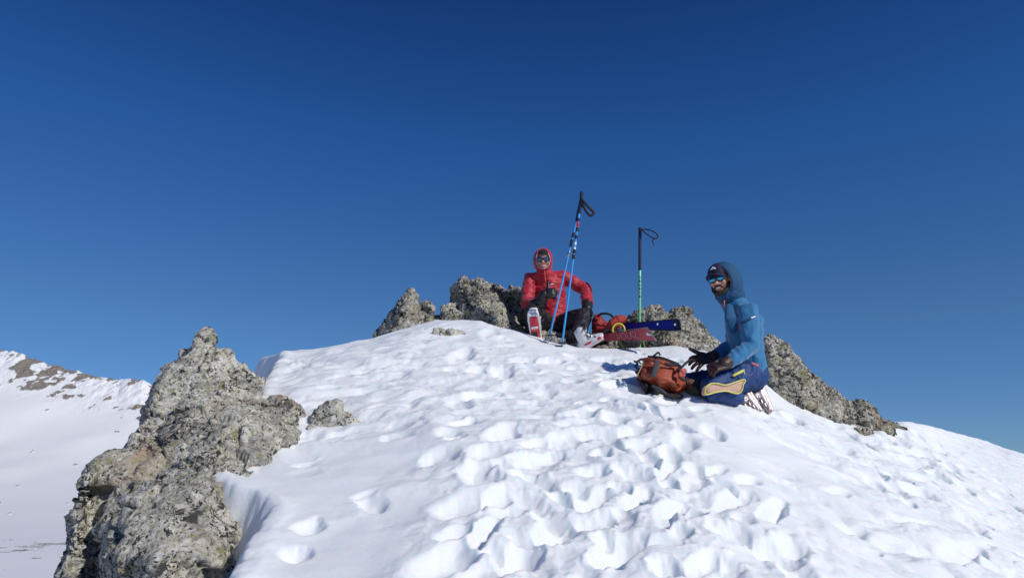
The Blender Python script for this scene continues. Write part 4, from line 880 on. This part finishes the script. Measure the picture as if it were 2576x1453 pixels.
# bindings of the red ski (yellow heel loop above, brake arm and strap below)
g = G(); cy = P(1556, 826, 6.85)
pts = [P(1556+15*math.cos(a), 829-15*math.sin(a), 6.66) for a in [math.pi*(-.12+1.24*i/12) for i in range(13)]]
g.tube(pts, [(.010, .012)]*13, 8); bnd = g.obj('binding', M['yellowpl'], sr)
g = G(); g.ell(P(1558, 831, 6.67), (.035, .03, .03)); g.obj('heel_piece', M['packgrey'], bnd)
g = G(); g.tube([P(1558, 856, 6.50), P(1564, 866, 6.44), P(1572, 878, 6.40)], [(.018, .008), (.016, .008), (.015, .008)], 8, ax=(1, 0, 0)); g.obj('binding_strap', M['yellowpl2'], bnd)
g = G(); g.tube([P(1616, 856, 6.40), P(1620, 866, 6.38), P(1622, 872, 6.36)], [.007, .007, .006], 8); g.obj('brake_arm', M['yellowpl2'], bnd)
g = G(); g.tube([P(1566, 862, 6.60), P(1600, 862, 6.58)], [(.07, .05), (.06, .05)], 14); g.solid('toe_piece', M['rubber'], bnd, .008, 2, cloth(.006, .05, 2))
# ---- dark red pack behind the left glove
rp_ = thing('backpack', P(1525, 845, 7.25), 'dark red backpack lying behind the skis beside the left knee of the person in red', 'backpack')
b1 = relief([(1490, 850), (1490, 800), (1496, 792), (1508, 790), (1516, 797), (1522, 808), (1530, 812), (1540, 805), (1552, 799), (1566, 796), (1573, 803), (1570, 818), (1574, 832), (1560, 850)],
            [(1505, 805, 6.92), (1500, 825, 6.88), (1525, 825, 6.85), (1550, 812, 6.82), (1560, 825, 6.85), (1540, 838, 6.8)], 7.0, .25, 'pack_body', M['redpack'], .009, 4, cloth(.012, .07, 31), rp_)
g = G(); g.tube([P(1527, 830, 6.8), P(1540, 815, 6.75), P(1556, 805, 6.75), P(1568, 802, 6.8)], [(.035, .03), (.05, .04), (.05, .04), (.035, .03)], 14); g.solid('top_lid', M['redpack2'], rp_, .007, 3, cloth(.008, .06, 33))
g = G(); g.tube([P(1504, 795, 6.90), P(1512, 789, 6.85), P(1525, 788, 6.82), P(1536, 791, 6.82), P(1544, 799, 6.83)], [.012]*5, 8); g.obj('grab_handle', M['darkweb'], rp_)
g = G(); g.tube([P(1512, 842, 6.75), P(1530, 832, 6.73), P(1540, 838, 6.75)], [.02, .022, .02], 8); g.obj('shoulder_strap', M['darkweb'], rp_)
# ---- orange pack on the snow in front of the kneeling person
Yp = pix2snow(1665, 1000).y; 
op = thing('backpack', P(1665, 995, Yp+.1), 'orange backpack with black back panel lying on the snow beside the kneeling person', 'backpack')
out = [(1604, 944), (1609, 928), (1616, 912), (1626, 900), (1642, 897), (1664, 902), (1690, 911), (1708, 922), (1714, 938), (1724, 956), (1723, 976), (1710, 991), (1684, 986), (1650, 975), (1622, 963), (1606, 955)]
inn = [(1620, 935, Yp+.02), (1640, 915, Yp+.04), (1668, 918, Yp+.03), (1695, 932, Yp+.04), (1650, 945, Yp-.04), (1680, 955, Yp-.05), (1705, 965, Yp-.02), (1630, 955, Yp-.0), (1700, 980, Yp+.0), (1660, 968, Yp-.03)]
pb = relief(out, inn, Yp+.14, .20, 'pack_body', M['orange'], .0065, 3, cloth(.010, .075, 41, (.8, 1, 1.3)), op)
bp_ = relief([(1601, 948), (1608, 954), (1640, 968), (1680, 985), (1719, 993), (1716, 1000), (1690, 1004), (1655, 1000), (1628, 992), (1612, 972)], [(1625, 970, Yp-.02), (1650, 985, Yp-.06), (1680, 993, Yp-.06), (1700, 997, Yp-.02)], Yp+.08, .15, 'back_panel', M['darkweb'], .006, 2, cloth(.008, .05, 43), op)
def strap(pts, r_, m, name, par, ax=(0, 1, 0)): q_ = cat([P(*q) for q in pts]); g = G(); g.tube(q_, [r_]*len(q_), 8, ax=ax, cap=1); return g.obj(name, M[m], par)
g = G(); g.tube([P(1653, 905, Yp+.0), P(1650, 925, Yp-.035), P(1643, 946, Yp-.06)], [(.020, .004)]*3, 10, ax=(1, 0, 0)); g.obj('tool_patch', M['packgrey'], op)
strap([(1630, 897, Yp+.07), (1660, 899, Yp+.03), (1685, 907, Yp+.02), (1706, 915, Yp+.03)], (.003, .010), 'darkweb', 'compression_strap', op)
strap([(1672, 915, Yp-.01), (1690, 917, Yp-.0), (1708, 916, Yp+.02)], (.004, .012), 'darkweb', 'compression_strap', op)
strap([(1602, 947, Yp+.05), (1612, 925, Yp+.04), (1624, 905, Yp+.05)], (.006, .004), 'tan', 'seam_binding', op)
strap([(1596, 908, Yp+.12), (1604, 914, Yp+.09), (1598, 922, Yp+.09), (1608, 930, Yp+.08), (1600, 936, Yp+.09), (1610, 942, Yp+.06)], .008, 'darkweb', 'webbing_tail', op)
strap([(1612, 914, Yp+.08), (1606, 906, Yp+.1), (1616, 902, Yp+.08), (1600, 910, Yp+.1)], .006, 'darkweb', 'webbing_tail', op)
strap([(1640, 898, Yp+.08), (1648, 892, Yp+.07), (1656, 886, Yp+.07), (1660, 892, Yp+.07)], .007, 'darkweb', 'grab_handle', op)
strap([(1618, 905, Yp+.05), (1630, 903, Yp+.02), (1642, 905, Yp+.01)], (.014, .014), 'pinkred2', 'lid_cord', op)
strap([(1710, 918, Yp+.01), (1708, 932, Yp-.03), (1710, 948, Yp-.05), (1722, 956, Yp-.04), (1728, 950, Yp-.03)], (.008, .010), 'darkweb', 'hip_strap', op)
strap([(1712, 926, Yp-.02), (1722, 916, Yp+.02), (1732, 908, Yp+.06), (1742, 904, Yp+.10)], .009, 'darkweb', 'shoulder_strap', op)
g = G()
for (x, y, r_) in ((1716, 936, .022), (1722, 932, .016), (1718, 944, .018), (1711, 942, .016)): g.ell(P(x, y, Yp-.05), (r_, r_*.8, r_))
g.solid('gathered_cord', M['pinkred'], op, .005, 2, cloth(.006, .03, 5))
strap([(1640, 970, Yp-.05), (1660, 978, Yp-.07), (1676, 990, Yp-.07)], (.004, .010), 'packgrey', 'shoulder_strap', op)
# ---- olive stuff sack against the knee
Yo = pix2snow(1750, 1002).y
os_ = thing('stuff_sack', P(1748, 1000, Yo+.08), 'olive and brown camouflage sack squeezed between the orange pack and the blue knee', 'sack')
relief([(1724, 990), (1722, 968), (1727, 954), (1740, 954), (1755, 960), (1768, 970), (1774, 986), (1770, 1004), (1752, 1003), (1738, 998)], [(1735, 970, Yo-.04), (1750, 975, Yo-.05), (1762, 988, Yo-.05), (1745, 990, Yo-.05)], Yo+.07, .12, 'sack_body', M['olive'], .006, 3, cloth(.010, .04, 51, (2, 1, .6)), os_)
strap([(1732, 957, Yo-.02), (1736, 965, Yo-.045), (1740, 974, Yo-.055)], .005, 'bootred', 'pull_cord', os_)
strap([(1755, 962, Yo-.02), (1759, 975, Yo-.05), (1762, 992, Yo-.045)], (.012, .004), 'darkweb', 'sack_strap', os_)
